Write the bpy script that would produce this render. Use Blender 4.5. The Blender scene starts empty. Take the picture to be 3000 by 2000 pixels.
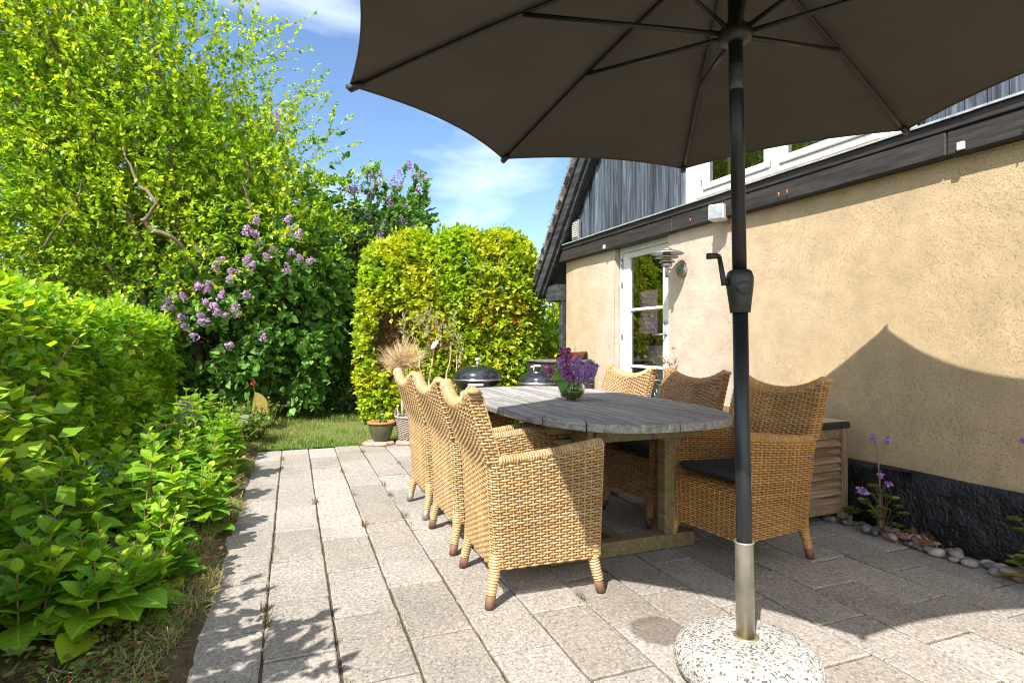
import bpy, math, random
import numpy as np
from mathutils import Vector, Matrix
R = math.radians
rng = np.random.default_rng(7)
random.seed(7)

# ------------------------------------------------------------------ camera, sky, sun, exposure
scene = bpy.context.scene
C = scene.collection
cam_d = bpy.data.cameras.new('camera'); cam = bpy.data.objects.new('camera', cam_d); C.objects.link(cam)
cam_d.sensor_width = 36; cam_d.lens = 20.16; cam_d.clip_end = 3000; cam_d.clip_start = .02
cam.location = (0, 0, 1.1); cam.rotation_euler = (R(90), 0, 0)
scene.camera = cam

SUN_DIR = Vector((.385, .765, -1)).normalized()          # the way the light travels
world = bpy.data.worlds.new('World'); scene.world = world; world.use_nodes = True
wt = world.node_tree; wt.nodes.clear()
def wn(t, **k):
    n = wt.nodes.new(t)
    for a, b in k.items(): setattr(n, a, b)
    return n
sky = wn('ShaderNodeTexSky', sky_type='NISHITA', sun_disc=False)
sky.sun_elevation = R(49.4); sky.sun_rotation = R(206.7); sky.air_density = 1.0; sky.dust_density = .6; sky.ozone_density = 3.5
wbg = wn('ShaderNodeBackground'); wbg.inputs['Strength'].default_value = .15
wout = wn('ShaderNodeOutputWorld')
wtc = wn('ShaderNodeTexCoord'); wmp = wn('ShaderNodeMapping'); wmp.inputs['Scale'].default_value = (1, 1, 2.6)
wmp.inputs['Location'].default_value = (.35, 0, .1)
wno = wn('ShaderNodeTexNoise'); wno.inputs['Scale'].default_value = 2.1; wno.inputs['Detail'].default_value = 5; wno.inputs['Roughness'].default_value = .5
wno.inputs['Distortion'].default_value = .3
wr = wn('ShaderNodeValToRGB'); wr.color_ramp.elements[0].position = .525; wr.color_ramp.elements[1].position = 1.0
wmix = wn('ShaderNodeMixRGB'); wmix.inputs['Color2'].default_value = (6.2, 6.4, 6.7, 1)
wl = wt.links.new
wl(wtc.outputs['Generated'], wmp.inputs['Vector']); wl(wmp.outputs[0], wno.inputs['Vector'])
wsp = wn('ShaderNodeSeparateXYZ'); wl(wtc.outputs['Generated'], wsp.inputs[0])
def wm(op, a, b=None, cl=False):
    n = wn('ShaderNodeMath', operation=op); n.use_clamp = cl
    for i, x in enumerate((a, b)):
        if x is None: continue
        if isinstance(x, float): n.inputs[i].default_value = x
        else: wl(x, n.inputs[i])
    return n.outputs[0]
wback = wm('MULTIPLY', wm('ADD', wm('MULTIPLY', wsp.outputs[1], -1.0), 0.55, True), 0.36)  # extra cloud towards the unseen sky behind the camera, added to raise fill light
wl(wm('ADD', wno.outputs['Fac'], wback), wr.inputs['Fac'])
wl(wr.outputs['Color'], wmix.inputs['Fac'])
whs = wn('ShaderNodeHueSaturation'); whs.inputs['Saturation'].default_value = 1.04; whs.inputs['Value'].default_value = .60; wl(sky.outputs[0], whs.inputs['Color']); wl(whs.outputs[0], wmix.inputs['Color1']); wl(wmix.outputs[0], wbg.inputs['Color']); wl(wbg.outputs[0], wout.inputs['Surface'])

sl = bpy.data.lights.new('sun', 'SUN'); sl.energy = 3.9; sl.angle = R(.5); sl.color = (1, .955, .88)
so = bpy.data.objects.new('sun', sl); C.objects.link(so)
so.rotation_euler = SUN_DIR.to_track_quat('-Z', 'Y').to_euler(); so.location = (-3, -6, 9)

scene.view_settings.view_transform = 'Standard'; scene.view_settings.look = 'None'
scene.view_settings.exposure = 1.44; scene.view_settings.gamma = 1
scene.render.engine = 'CYCLES'
scene.cycles.max_bounces = 10; scene.cycles.diffuse_bounces = 6; scene.cycles.transmission_bounces = 8
scene.cycles.transparent_max_bounces = 12
scene.cycles.pixel_filter_type = 'BLACKMAN_HARRIS'; scene.cycles.filter_width = 1.1

# ------------------------------------------------------------------ mesh builder
class MB:
    def __init__(s): s.v = []; s.f = []; s.c = []; s.uv = []; s.n = 0
    def add(s, v, f, uv=None):
        v = np.asarray(v, float).reshape(-1, 3)
        if isinstance(f, np.ndarray):
            s.f.append((f + s.n).ravel()); s.c.append(np.full(len(f), f.shape[1]))
        else:
            for q in f: s.f.append(np.asarray(q) + s.n); s.c.append(np.array([len(q)]))
        s.v.append(v); s.uv.append(np.zeros((len(v), 2)) if uv is None else np.asarray(uv, float)); s.n += len(v)
        return s
    def box(s, x0, x1, y0, y1, z0, z1, M=None):
        v = np.array([(x, y, z) for z in (z0, z1) for x, y in ((x0, y0), (x1, y0), (x1, y1), (x0, y1))], float)
        if M is not None: v = xf(M, v)
        return s.add(v, np.array([(3, 2, 1, 0), (4, 5, 6, 7), (0, 1, 5, 4), (1, 2, 6, 5), (2, 3, 7, 6), (3, 0, 4, 7)]))
    def bbox(s, x0, x1, y0, y1, z0, z1, b=.004, M=None):     # box with chamfered edges
        vs = []; idx = {}
        for i, (X, sx) in enumerate(((x0, 1), (x1, -1))):
            for j, (Y, sy) in enumerate(((y0, 1), (y1, -1))):
                for k, (Z, sz) in enumerate(((z0, 1), (z1, -1))):
                    for a in range(3):
                        p = [X + sx * b, Y + sy * b, Z + sz * b]; p[a] = (X, Y, Z)[a]
                        idx[i, j, k, a] = len(vs); vs.append(p)
        F = []
        for i in (0, 1): F.append([idx[i, j, k, 0] for j, k in ((0, 0), (1, 0), (1, 1), (0, 1))][::(-1 if i == 0 else 1)])
        for j in (0, 1): F.append([idx[i, j, k, 1] for i, k in ((0, 0), (1, 0), (1, 1), (0, 1))][::(1 if j == 0 else -1)])
        for k in (0, 1): F.append([idx[i, j, k, 2] for i, j in ((0, 0), (1, 0), (1, 1), (0, 1))][::(-1 if k == 0 else 1)])
        for k in (0, 1):
            for j in (0, 1): F.append([idx[0, j, k, 1], idx[1, j, k, 1], idx[1, j, k, 2], idx[0, j, k, 2]][::(1 if (j + k) % 2 else -1) * -1])
            for i in (0, 1): F.append([idx[i, 0, k, 0], idx[i, 1, k, 0], idx[i, 1, k, 2], idx[i, 0, k, 2]][::(1 if (i + k) % 2 else -1)])
        for i in (0, 1):
            for j in (0, 1): F.append([idx[i, j, 0, 0], idx[i, j, 1, 0], idx[i, j, 1, 1], idx[i, j, 0, 1]][::(1 if (i + j) % 2 else -1) * -1])
        for i in (0, 1):
            for j in (0, 1):
                for k in (0, 1):
                    F.append([idx[i, j, k, a] for a in range(3)][::(1 if (i + j + k) % 2 else -1)])
        v = np.array(vs, float)
        if M is not None: v = xf(M, v)
        return s.add(v, F)
    def tube(s, pts, r, n=8, caps=True, closed=False):
        pts = np.asarray(pts, float); m = len(pts); r = np.broadcast_to(np.asarray(r, float), (m,))
        if closed: t = np.roll(pts, -1, 0) - np.roll(pts, 1, 0)
        else: t = np.gradient(pts, axis=0)
        t /= np.linalg.norm(t, axis=1)[:, None] + 1e-12
        up = np.array([0, 0, 1.]) if abs(t[0, 2]) < .9 else np.array([1., 0, 0])
        u = np.cross(up, t[0]); u /= np.linalg.norm(u); U = []
        for i in range(m):
            u = u - t[i] * u.dot(t[i]); u = u / (np.linalg.norm(u) + 1e-12); U.append(u)
        U = np.array(U); V = np.cross(t, U)
        a = np.arange(n) * 2 * math.pi / n
        v = pts[:, None] + r[:, None, None] * (np.cos(a)[None, :, None] * U[:, None] + np.sin(a)[None, :, None] * V[:, None])
        i = np.arange(m if closed else m - 1)[:, None]; j = np.arange(n)[None]
        i2 = (i + 1) % m; j2 = (j + 1) % n
        f = np.stack([i * n + j + 0 * j, i * n + j2, i2 * n + j2, i2 * n + j], -1).reshape(-1, 4)
        s.add(v.reshape(-1, 3), f)
        if caps and not closed:
            b = s.n - m * n
            s.f.append(np.arange(n)[::-1] + b); s.c.append(np.array([n]))
            s.f.append(np.arange(n) + b + (m - 1) * n); s.c.append(np.array([n]))
        return s
    def lathe(s, prof, n=32, c=(0, 0, 0), M=None):
        prof = np.asarray(prof, float); m = len(prof); a = np.arange(n) * 2 * math.pi / n
        v = np.stack([prof[:, 0][:, None] * np.cos(a), prof[:, 0][:, None] * np.sin(a), np.repeat(prof[:, 1][:, None], n, 1)], -1).reshape(-1, 3) + np.array(c)
        if M is not None: v = xf(M, v)
        i = np.arange(m - 1)[:, None]; j = np.arange(n)[None]; j2 = (j + 1) % n
        f = np.stack([i * n + j, i * n + j2, (i + 1) * n + j2, (i + 1) * n + j], -1).reshape(-1, 4)
        return s.add(v, f)
    def grid(s, P, uv=None, flip=False):                    # P (a,b,3)
        a, b = P.shape[:2]
        i = np.arange(a - 1)[:, None]; j = np.arange(b - 1)[None]
        f = np.stack([i * b + j, i * b + j + 1, (i + 1) * b + j + 1, (i + 1) * b + j], -1).reshape(-1, 4)
        if flip: f = f[:, ::-1]
        return s.add(P.reshape(-1, 3), f, uv)
    def leaves(s, p, d, nrm, size, tmpl, width=1.):
        tv, tf, tuv = tmpl
        p = np.asarray(p, float); N = len(p)
        if N == 0: return s
        d = d / (np.linalg.norm(d, axis=1)[:, None] + 1e-9)
        side = np.cross(d, nrm); side /= np.linalg.norm(side, axis=1)[:, None] + 1e-9
        nn = np.cross(side, d)
        size = np.broadcast_to(size, (N,))
        V = p[:, None] + size[:, None, None] * (tv[None, :, 0:1] * width * side[:, None] + tv[None, :, 1:2] * d[:, None] + tv[None, :, 2:3] * nn[:, None])
        k = len(tv)
        F = (tf[None] + (np.arange(N) * k)[:, None, None]).reshape(-1, tf.shape[1])
        return s.add(V.reshape(-1, 3), F, np.tile(tuv, (N, 1)))
    def build(s, name, mat, parent=None, smooth=False, loc=None):
        me = bpy.data.meshes.new(name)
        v = np.concatenate(s.v); f = np.concatenate(s.f); c = np.concatenate(s.c); uv = np.concatenate(s.uv)
        me.vertices.add(len(v)); me.vertices.foreach_set('co', v.ravel())
        me.loops.add(len(f)); me.loops.foreach_set('vertex_index', f.astype(np.int32))
        me.polygons.add(len(c)); st = np.concatenate([[0], np.cumsum(c)[:-1]]).astype(np.int32)
        me.polygons.foreach_set('loop_start', st)
        me.polygons.foreach_set('use_smooth', np.full(len(c), bool(smooth)))
        if uv.any():
            l = me.uv_layers.new(name='uv'); l.data.foreach_set('uv', uv[f].ravel())
        me.update(calc_edges=True); me.validate()
        me.materials.append(mat)
        o = bpy.data.objects.new(name, me); C.objects.link(o)
        if parent is not None: o.parent = parent
        if loc is not None: o.location = loc
        return o

def xf(M, v):
    M = np.array(M); return v @ M[:3, :3].T + M[:3, 3]
def T(loc=(0, 0, 0), rz=0, rx=0, ry=0):
    return Matrix.Translation(loc) @ Matrix.Rotation(rz, 4, 'Z') @ Matrix.Rotation(ry, 4, 'Y') @ Matrix.Rotation(rx, 4, 'X')
def tag(o, label, cat, group=None, kind=None):
    if label: o['label'] = label
    if cat: o['category'] = cat
    if group: o['group'] = group
    if kind: o['kind'] = kind
    return o
def thing(name, label, cat, loc=(0, 0, 0), rz=0, group=None):
    o = bpy.data.objects.new(name, None); C.objects.link(o); o.empty_display_size = .1
    o.location = loc; o.rotation_euler = (0, 0, rz)
    return tag(o, label, cat, group)
def struct(o, kind='structure'): o['kind'] = kind; return o
def copy_tree(o, parent=None):
    c = o.copy(); C.objects.link(c); c.parent = parent
    for ch in list(o.children): copy_tree(ch, c)
    return c
def unit(n): 
    a = rng.normal(size=(n, 3)); return a / np.linalg.norm(a, axis=1)[:, None]

# ------------------------------------------------------------------ materials
def mat(name):
    m = bpy.data.materials.new(name); m.use_nodes = True; nt = m.node_tree
    for n in list(nt.nodes): nt.nodes.remove(n)
    out = nt.nodes.new('ShaderNodeOutputMaterial'); b = nt.nodes.new('ShaderNodeBsdfPrincipled')
    nt.links.new(b.outputs[0], out.inputs[0])
    return m, nt, b, out
class G:
    """small node graph helper"""
    def __init__(s, name): s.m, s.nt, s.b, s.out = mat(name); s.co = None
    def n(s, t, **k):
        q = s.nt.nodes.new(t)
        for a, v in k.items():
            if a in q.inputs.keys() if isinstance(a, str) else False: pass
            setattr(q, a, v)
        return q
    def l(s, a, b): s.nt.links.new(a, b)
    def coord(s, kind='Object', scale=(1, 1, 1), rot=(0, 0, 0), loc=(0, 0, 0)):
        tc = s.n('ShaderNodeTexCoord'); mp = s.n('ShaderNodeMapping')
        mp.inputs['Scale'].default_value = scale; mp.inputs['Rotation'].default_value = rot; mp.inputs['Location'].default_value = loc
        s.l(tc.outputs[kind], mp.inputs[0]); return mp.outputs[0]
    def noise(s, co, scale, detail=3, rough=.5, dist=0):
        q = s.n('ShaderNodeTexNoise'); q.inputs['Scale'].default_value = scale; q.inputs['Detail'].default_value = detail
        q.inputs['Roughness'].default_value = rough; q.inputs['Distortion'].default_value = dist
        if co is not None: s.l(co, q.inputs['Vector'])
        return q.outputs['Fac']
    def voro(s, co, scale, feature='F1', out='Distance', rand=1):
        q = s.n('ShaderNodeTexVoronoi', feature=feature); q.inputs['Scale'].default_value = scale
        q.inputs['Randomness'].default_value = rand
        s.l(co, q.inputs['Vector']); return q.outputs[out]
    def ramp(s, fac, stops, interp='LINEAR'):
        q = s.n('ShaderNodeValToRGB'); cr = q.color_ramp; cr.interpolation = interp
        while len(cr.elements) < len(stops): cr.elements.new(.5)
        for e, (p, c) in zip(cr.elements, stops):
            e.position = p; e.color = (c, c, c, 1) if isinstance(c, (int, float)) else (*c, 1)
        s.l(fac, q.inputs[0]); return q.outputs[0]
    def mix(s, f, a, b, mode='MIX'):
        q = s.n('ShaderNodeMixRGB', blend_type=mode)
        for i, x in ((0, f), (1, a), (2, b)):
            if isinstance(x, (int, float)): q.inputs[i].default_value = x if i == 0 else (x, x, x, 1)
            elif isinstance(x, tuple): q.inputs[i].default_value = (*x, 1)
            else: s.l(x, q.inputs[i])
        return q.outputs[0]
    def math(s, op, a, b=0.):
        q = s.n('ShaderNodeMath', operation=op)
        for i, x in ((0, a), (1, b)):
            if isinstance(x, (int, float)): q.inputs[i].default_value = x
            else: s.l(x, q.inputs[i])
        return q.outputs[0]
    def island(s): return s.n('ShaderNodeNewGeometry').outputs['Random Per Island']
    def bump(s, h, strength=.5, dist=.01, prev=None):
        q = s.n('ShaderNodeBump'); q.inputs['Strength'].default_value = strength; q.inputs['Distance'].default_value = dist
        s.l(h, q.inputs['Height'])
        if prev is not None: s.l(prev, q.inputs['Normal'])
        return q.outputs[0]
    def set(s, color=None, rough=None, normal=None, metal=None, spec=None):
        for k, x in (('Base Color', color), ('Roughness', rough), ('Normal', normal), ('Metallic', metal), ('Specular IOR Level', spec)):
            if x is None: continue
            i = s.b.inputs[k]
            if isinstance(x, (int, float)): i.default_value = x
            elif isinstance(x, tuple): i.default_value = (*x, 1)
            else: s.l(x, i)
        return s.m

def plain(name, col, rough=.5, metal=0, var=.12, scale=12, bump=.0, spec=.5):
    g = G(name); co = g.coord(); n = g.noise(co, scale, 4, .6)
    a = tuple(c * (1 - var) for c in col); b = tuple(min(1, c * (1 + var)) for c in col)
    c = g.ramp(n, [(.3, a), (.7, b)])
    nr = g.bump(g.noise(co, scale * 8, 3), bump, .003) if bump else None
    return g.set(c, g.ramp(n, [(.3, max(0, rough - .06)), (.7, min(1, rough + .08))]), nr, metal, spec)

def leafmat(name, cols, trans=.35, rough=.5, zone=1.2, hi=None, veins=False, tcol=1.6, spec=.35):
    """cols: list of colours over random-per-leaf; hi: second list blended in by large soft zones"""
    g = G(name); r = g.island(); k = len(cols)
    c = g.ramp(r, [((i + .5) / k, x) for i, x in enumerate(cols)])
    co = g.coord()
    if hi:
        c2 = g.ramp(r, [((i + .5) / len(hi), x) for i, x in enumerate(hi)])
        z = g.ramp(g.noise(co, zone, 3, .6), [(.42, 0.), (.6, 1.)])
        c = g.mix(z, c, c2)
    nr = None
    if veins:
        uv = g.n('ShaderNodeUVMap').outputs[0]
        sp = g.n('ShaderNodeSeparateXYZ'); g.l(uv, sp.inputs[0])
        ax = g.math('ABSOLUTE', sp.outputs[0])
        ph = g.math('SUBTRACT', g.math('MULTIPLY', sp.outputs[1], 46.), g.math('MULTIPLY', ax, 34.))
        w = g.math('SINE', ph)
        wv = g.ramp(w, [(.80, 0.), (1., 1.)])
        mid = g.ramp(ax, [(.0, 1.), (.03, 0.)])
        vv = g.math('MAXIMUM', g.math('MULTIPLY', wv, .5), mid)
        c = g.mix(g.math('MULTIPLY', vv, .45), c, tuple(min(1, q * 2.1 + .03) for q in cols[-1]))
        nr = g.bump(g.math('SUBTRACT', 1., vv), .5, .004)
    g.set(c, rough, nr, 0, spec)
    tr = g.n('ShaderNodeBsdfTranslucent'); ms = g.n('ShaderNodeMixShader'); ms.inputs[0].default_value = trans
    tc = g.mix(1., c, (tcol, tcol * .95, .55), 'MULTIPLY')
    g.l(tc, tr.inputs[0])
    if nr is not None: g.l(nr, tr.inputs['Normal'])
    g.l(g.b.outputs[0], ms.inputs[1]); g.l(tr.outputs[0], ms.inputs[2]); g.l(ms.outputs[0], g.out.inputs[0])
    return g.m

def woodmat(name, cols, axis=0, rough=.75, bump=.4, stretch=22, island=True, moss=None):
    g = G(name); sc = [stretch] * 3; sc[axis] = 1.3
    co = g.coord(scale=tuple(sc)); 
    if island:
        r = g.island(); ad = g.n('ShaderNodeVectorMath', operation='ADD'); cb = g.n('ShaderNodeCombineXYZ')
        r10 = g.math('MULTIPLY', r, 37.)
        for i in range(3): g.l(r10, cb.inputs[i])
        g.l(co, ad.inputs[0]); g.l(cb.outputs[0], ad.inputs[1]); co = ad.outputs[0]
    n1 = g.noise(co, 1.6, 5, .65, .6); n2 = g.noise(co, 5., 3, .6)
    k = len(cols)
    c = g.ramp(n1, [(.28 + .44 * i / (k - 1), x) for i, x in enumerate(cols)])
    if island: c = g.mix(.5, c, g.mix(1., c, g.ramp(r, [(0, .55), (1, 1.35)]), 'MULTIPLY'))
    c = g.mix(.55, c, g.mix(1., c, g.ramp(n2, [(.35, .45), (.6, 1.2)]), 'MULTIPLY'))
    if moss:
        big = g.noise(g.coord(), 5, 3, .6); c = g.mix(g.ramp(big, [(.45, 0.), (.62, .75)]), c, moss)
    return g.set(c, rough, g.bump(g.mix(.5, n1, n2), bump, .004), 0, .3)

# leaf templates (x side, y along, z normal)
def tmpl_simple(w=.32):
    v = np.array([(0, 0, 0), (w, .42, .06), (0, 1, 0), (0, .45, -.03), (-w, .42, .06)])
    f = np.array([(0, 1, 2, 3), (0, 3, 2, 4)]); return v, f, v[:, :2].copy()
def tmpl_ovate(w=.36, curl=.12, serr=0):
    ys = [0, .14, .38, .64, .86, 1.0]; ws = [0.02, .62, 1, .86, .4, 0]
    v = []; 
    for y, q in zip(ys, ws):
        z = curl * (.25 - (y - .5) ** 2) * 1.2
        v += [(-q * w, y, z + .10 * q * w), (0, y, z - .03), (q * w, y, z + .10 * q * w)]
    v = np.array(v); f = []
    for i in range(5):
        a = i * 3; f += [(a, a + 1, a + 4, a + 3), (a + 1, a + 2, a + 5, a + 4)]
    return v, np.array(f), v[:, :2].copy()
def tmpl_heart(w=.42):
    ys = [-.08, .12, .36, .66, 1.0]; ws = [.45, .95, 1, .6, 0]
    v = []
    for i, (y, q) in enumerate(zip(ys, ws)):
        v += [(-q * w, y, .08 * q * w), (0, y if i else .04, -.03), (q * w, y, .08 * q * w)]
    v = np.array(v); f = []
    for i in range(4):
        a = i * 3; f += [(a, a + 1, a + 4, a + 3), (a + 1, a + 2, a + 5, a + 4)]
    return v, np.array(f), v[:, :2].copy()
L_SIMPLE = tmpl_simple(); L_BEECH = tmpl_simple(.36); L_NARROW = tmpl_simple(.14); L_OV = tmpl_ovate(); L_HEART = tmpl_heart()
L_BLADE = (np.array([(-.5, 0, 0), (.5, 0, 0), (.35, .55, .06), (-.35, .55, .06), (0, 1, .25)]), np.array([(0, 1, 2, 3), (3, 2, 4, 4)]), np.zeros((5, 2)))
L_PETAL = (np.array([(-.5, 0, 0), (0, -.5, 0), (.5, 0, 0), (0, .5, 0)]), np.array([(0, 1, 2, 3)]), np.zeros((4, 2)))

def blade_mesh(mb, p, d, h, w):
    """thin grass blades as bent triangles pairs"""
    N = len(p); side = np.cross(d, np.tile([0, 0, 1.], (N, 1))) + 1e-6; side /= np.linalg.norm(side, axis=1)[:, None]
    m = p + h[:, None] * (.6 * np.array([0, 0, 1.]) + .18 * d); t = p + h[:, None] * (.9 * np.array([0, 0, 1.]) + .55 * d)
    w = np.broadcast_to(w, (N,))[:, None]
    V = np.stack([p - side * w, p + side * w, m + side * w * .7, m - side * w * .7, t], 1).reshape(-1, 3)
    b = (np.arange(N) * 5)[:, None]
    mb.add(V, np.concatenate([b + 0, b + 1, b + 2, b + 3], 1)); base = mb.n - len(V)
    mb.f.append((np.concatenate([b + 3, b + 2, b + 4], 1) + base).ravel()); mb.c.append(np.full(N, 3))

def sprays(mb, tw, c, d, L, nl, size, tmpl, spread=.75, droop=.15, szv=.3, upn=1.0, twr=.0025, width=1.):
    """twigs from points c along d with nl leaves each; vectorised"""
    n = len(c); d = d / np.linalg.norm(d, axis=1)[:, None]
    L = np.broadcast_to(L, (n,))
    t = np.linspace(.15, 1, nl)[None, :, None]
    p = c[:, None] + d[:, None] * L[:, None, None] * t; p[..., 2] -= (droop * L[:, None] * t[..., 0] ** 2)
    P = p.reshape(-1, 3) + rng.normal(size=(n * nl, 3)) * .006
    D = np.repeat(d, nl, 0) * .7 + unit(n * nl) * spread
    N = unit(n * nl) * .6 + np.array([0, 0, upn])
    s = size * (1 + szv * rng.normal(size=n * nl).clip(-1.6, 1.6))
    mb.leaves(P, D, N, s, tmpl, width)
    if tw is not None:
        side = np.cross(d, [0, 0, 1.]); side /= np.linalg.norm(side, axis=1)[:, None] + 1e-6; s2 = np.cross(side, d)
        e = c + d * L[:, None]; e[:, 2] -= droop * L
        V = np.stack([c + side * twr, c - side * twr * .5 + s2 * twr, c - side * twr * .5 - s2 * twr, e], 1).reshape(-1, 3)
        b = (np.arange(n) * 4)[:, None]
        F = np.concatenate([np.concatenate([b, b + 1, b + 3], 1), np.concatenate([b + 1, b + 2, b + 3], 1), np.concatenate([b + 2, b, b + 3], 1)])
        tw.add(V, F)

def crown_points(blobs, n, clumps=60, sig=.16, inner=.45):
    """points in several ellipsoids, gathered in clumps near the shell; returns points and outward directions"""
    P = []; D = []
    vol = np.array([b[1][0] * b[1][1] * b[1][2] for b in blobs]) ** .75; k = (vol / vol.sum() * n).astype(int) + 1
    for (c, r), m in zip(blobs, k):
        c = np.array(c); r = np.array(r)
        nc = max(6, int(clumps * m / n)); u = unit(nc); rad = 1 - rng.random(nc) ** 1.5 * inner
        cc = u * rad[:, None]
        w = rng.integers(0, nc, m)
        q = cc[w] + rng.normal(size=(m, 3)) * sig
        P.append(c + q * r); dd = q / (np.linalg.norm(q, axis=1)[:, None] + 1e-6); D.append(dd)
    return np.concatenate(P), np.concatenate(D)

def limbs(mb, base, tips, r0=.06, bend=.25, n=9, rtip=.008, sides=7):
    base = np.array(base, float)
    for tp in tips:
        tp = np.array(tp, float); t = np.linspace(0, 1, n)[:, None]
        mid = (base + tp) / 2 + rng.normal(size=3) * bend * .5; mid[2] += bend * .3
        p = (1 - t) ** 2 * base + 2 * t * (1 - t) * mid + t ** 2 * tp + rng.normal(size=(n, 3)) * .018 * (t * (1 - t) * 4)
        mb.tube(p, r0 * (1 - t[:, 0]) ** .8 + rtip, sides)

def panicles(mb, pos, d, L, r, size, nfl):
    """cone shaped flower heads made of tiny florets"""
    for p, dd, l in zip(pos, d, L):
        dd = dd / np.linalg.norm(dd); t = rng.random(nfl) ** .8
        rr = r * (l / .15) * (1 - t * .85) ** .7 * (1 + .3 * np.sin(t * 20 + rng.random() * 6)) * np.sqrt(rng.random(nfl) * .5 + .5)
        a = unit(nfl); a -= dd * (a @ dd)[:, None]; a /= np.linalg.norm(a, axis=1)[:, None]
        q = p + dd * (t * l)[:, None] + a * rr[:, None]
        mb.leaves(q, unit(nfl), a + .5 * unit(nfl) + .3 * dd, size * (.7 + .6 * rng.random(nfl)), L_PETAL)
        mb.leaves(q, unit(nfl), unit(nfl), size * .7, L_PETAL)

# path frame: a runs along the paving joints, n across
AA = np.array([-.357, .934]); NN = np.array([.934, .357]); TH = math.atan2(.357, .934)   # path local x = n, y = a
def pa(n, a, z=0): return (NN[0] * n + AA[0] * a, NN[1] * n + AA[1] * a, z)

M = {}
def mk():
    # paving
    g = G('concrete_slab'); co = g.coord(); isl = g.island()
    fine = g.noise(co, 260, 2, .6); med = g.noise(co, 60, 5, .8); big = g.noise(co, 1.6, 5, .65)
    sp = g.voro(co, 130, 'F1', 'Color'); spf = g.ramp(sp, [(.0, .42), (.3, .88), (.7, 1.02), (1., 1.7)])
    c = g.ramp(isl, [(0, (.255, .225, .195)), (.5, (.30, .268, .238)), (1, (.34, .31, .28))])
    c = g.mix(.7, c, g.mix(1., c, spf, 'MULTIPLY'))
    c = g.mix(.8, c, g.mix(1., c, g.ramp(med, [(.36, .45), (.48, .95), (.56, 1.08), (.68, 1.3)]), 'MULTIPLY'))
    c = g.mix(.8, c, g.mix(1., c, g.ramp(big, [(.30, .74), (.5, 1.0), (.75, 1.12)]), 'MULTIPLY'))
    pits = g.voro(co, 48, 'F1', 'Distance'); pf = g.ramp(pits, [(.10, 1.), (.22, 0.)])
    pm = g.math('MULTIPLY', pf, g.ramp(g.noise(co, 14, 3), [(.40, 0.), (.56, 1.)]))
    c = g.mix(g.math('MULTIPLY', pm, .8), c, (.06, .05, .035))
    bits = g.ramp(g.noise(g.coord(scale=(1, .35, 1)), 120, 2, .4), [(.66, 0.), (.70, 1.)]); c = g.mix(g.math('MULTIPLY', bits, .55), c, (.10, .075, .045))
    vm = g.n('ShaderNodeVectorMath', operation='DISTANCE'); g.l(g.coord(), vm.inputs[0]); vm.inputs[1].default_value = (1.30, 1.84, 0)   # round mark left by a pot
    dd = g.math('ADD', vm.outputs['Value'], g.math('MULTIPLY', g.noise(co, 22, 3), .035))
    c = g.mix(g.math('MULTIPLY', g.ramp(dd, [(.118, 1.), (.135, 0.)]), .62), c, (.07, .052, .036))
    h = g.mix(.5, fine, med)
    M['slab'] = g.set(c, .9, g.bump(g.math('SUBTRACT', h, g.math('MULTIPLY', pm, .5)), .7, .004), 0, .2)
    g = G('joint_soil'); co = g.coord(); n = g.noise(co, 9, 5, .7); f = g.noise(co, 90, 4, .7)
    c = g.ramp(n, [(.38, (.085, .062, .042)), (.52, (.14, .105, .065)), (.66, (.12, .12, .045))])
    M['soil'] = g.set(g.mix(.6, c, g.mix(1., c, g.ramp(f, [(.3, .35), (.7, 1.5)]), 'MULTIPLY')), .95, g.bump(f, .9, .02), 0, .15)
    g = G('lawn_ground'); co = g.coord(); n = g.noise(co, 2.2, 5, .7); f = g.noise(co, 70, 4, .7)
    c = g.ramp(n, [(.35, (.16, .12, .06)), (.47, (.14, .16, .04)), (.62, (.09, .15, .03))])
    M['lawn'] = g.set(g.mix(.6, c, g.mix(1., c, g.ramp(f, [(.3, .4), (.7, 1.5)]), 'MULTIPLY')), .95, g.bump(f, .9, .02), 0, .15)
    # stucco: yellow wash fading to pale cream round the door
    g = G('stucco_wall'); co = g.coord(); s = g.n('ShaderNodeSeparateXYZ'); g.l(co, s.inputs[0])
    zz = g.noise(co, 1.1, 4, .6); x = g.math('ADD', s.outputs[0], g.math('MULTIPLY', g.math('SUBTRACT', zz, .5), 1.6))
    fz = g.ramp(g.math('MULTIPLY', g.math('ADD', x, 4.), .25), [(.0, 1.), (.2, .55), (.34, .05), (.68, .05), (.85, .8), (1., 1.)])
    c = g.mix(fz, (.50, .405, .325), (.47, .355, .21))
    n2 = g.noise(co, 5, 5, .65); c = g.mix(.6, c, g.mix(1., c, g.ramp(n2, [(.3, .72), (.7, 1.16)]), 'MULTIPLY'))
    n3 = g.noise(g.coord(scale=(1, 1, .35)), 3, 4, .6); c = g.mix(g.ramp(n3, [(.6, 0.), (.75, .28)]), c, (.48, .39, .31))
    rough = g.noise(co, 95, 4, .7, .1); v = g.voro(co, 95, 'F1', 'Distance')
    rough2 = g.noise(co, 150, 3, .75, 0)
    pit = g.ramp(rough, [(.32, 0.), (.42, 1.)])
    c = g.mix(1., c, g.ramp(rough2, [(.3, .84), (.6, 1.04)]), 'MULTIPLY')
    amp = g.ramp(fz, [(.05, .35), (.5, 1.)])
    hh = g.math('MULTIPLY', g.mix(.6, pit, rough2), amp)
    M['stucco'] = g.set(c, .92, g.bump(hh, 1., .010, g.bump(n2, .35, .05)), 0, .2)
    g = G('tar_black'); co = g.coord(); n = g.noise(co, 9, 5, .65, .5); f = g.noise(co, 60, 3)
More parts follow.
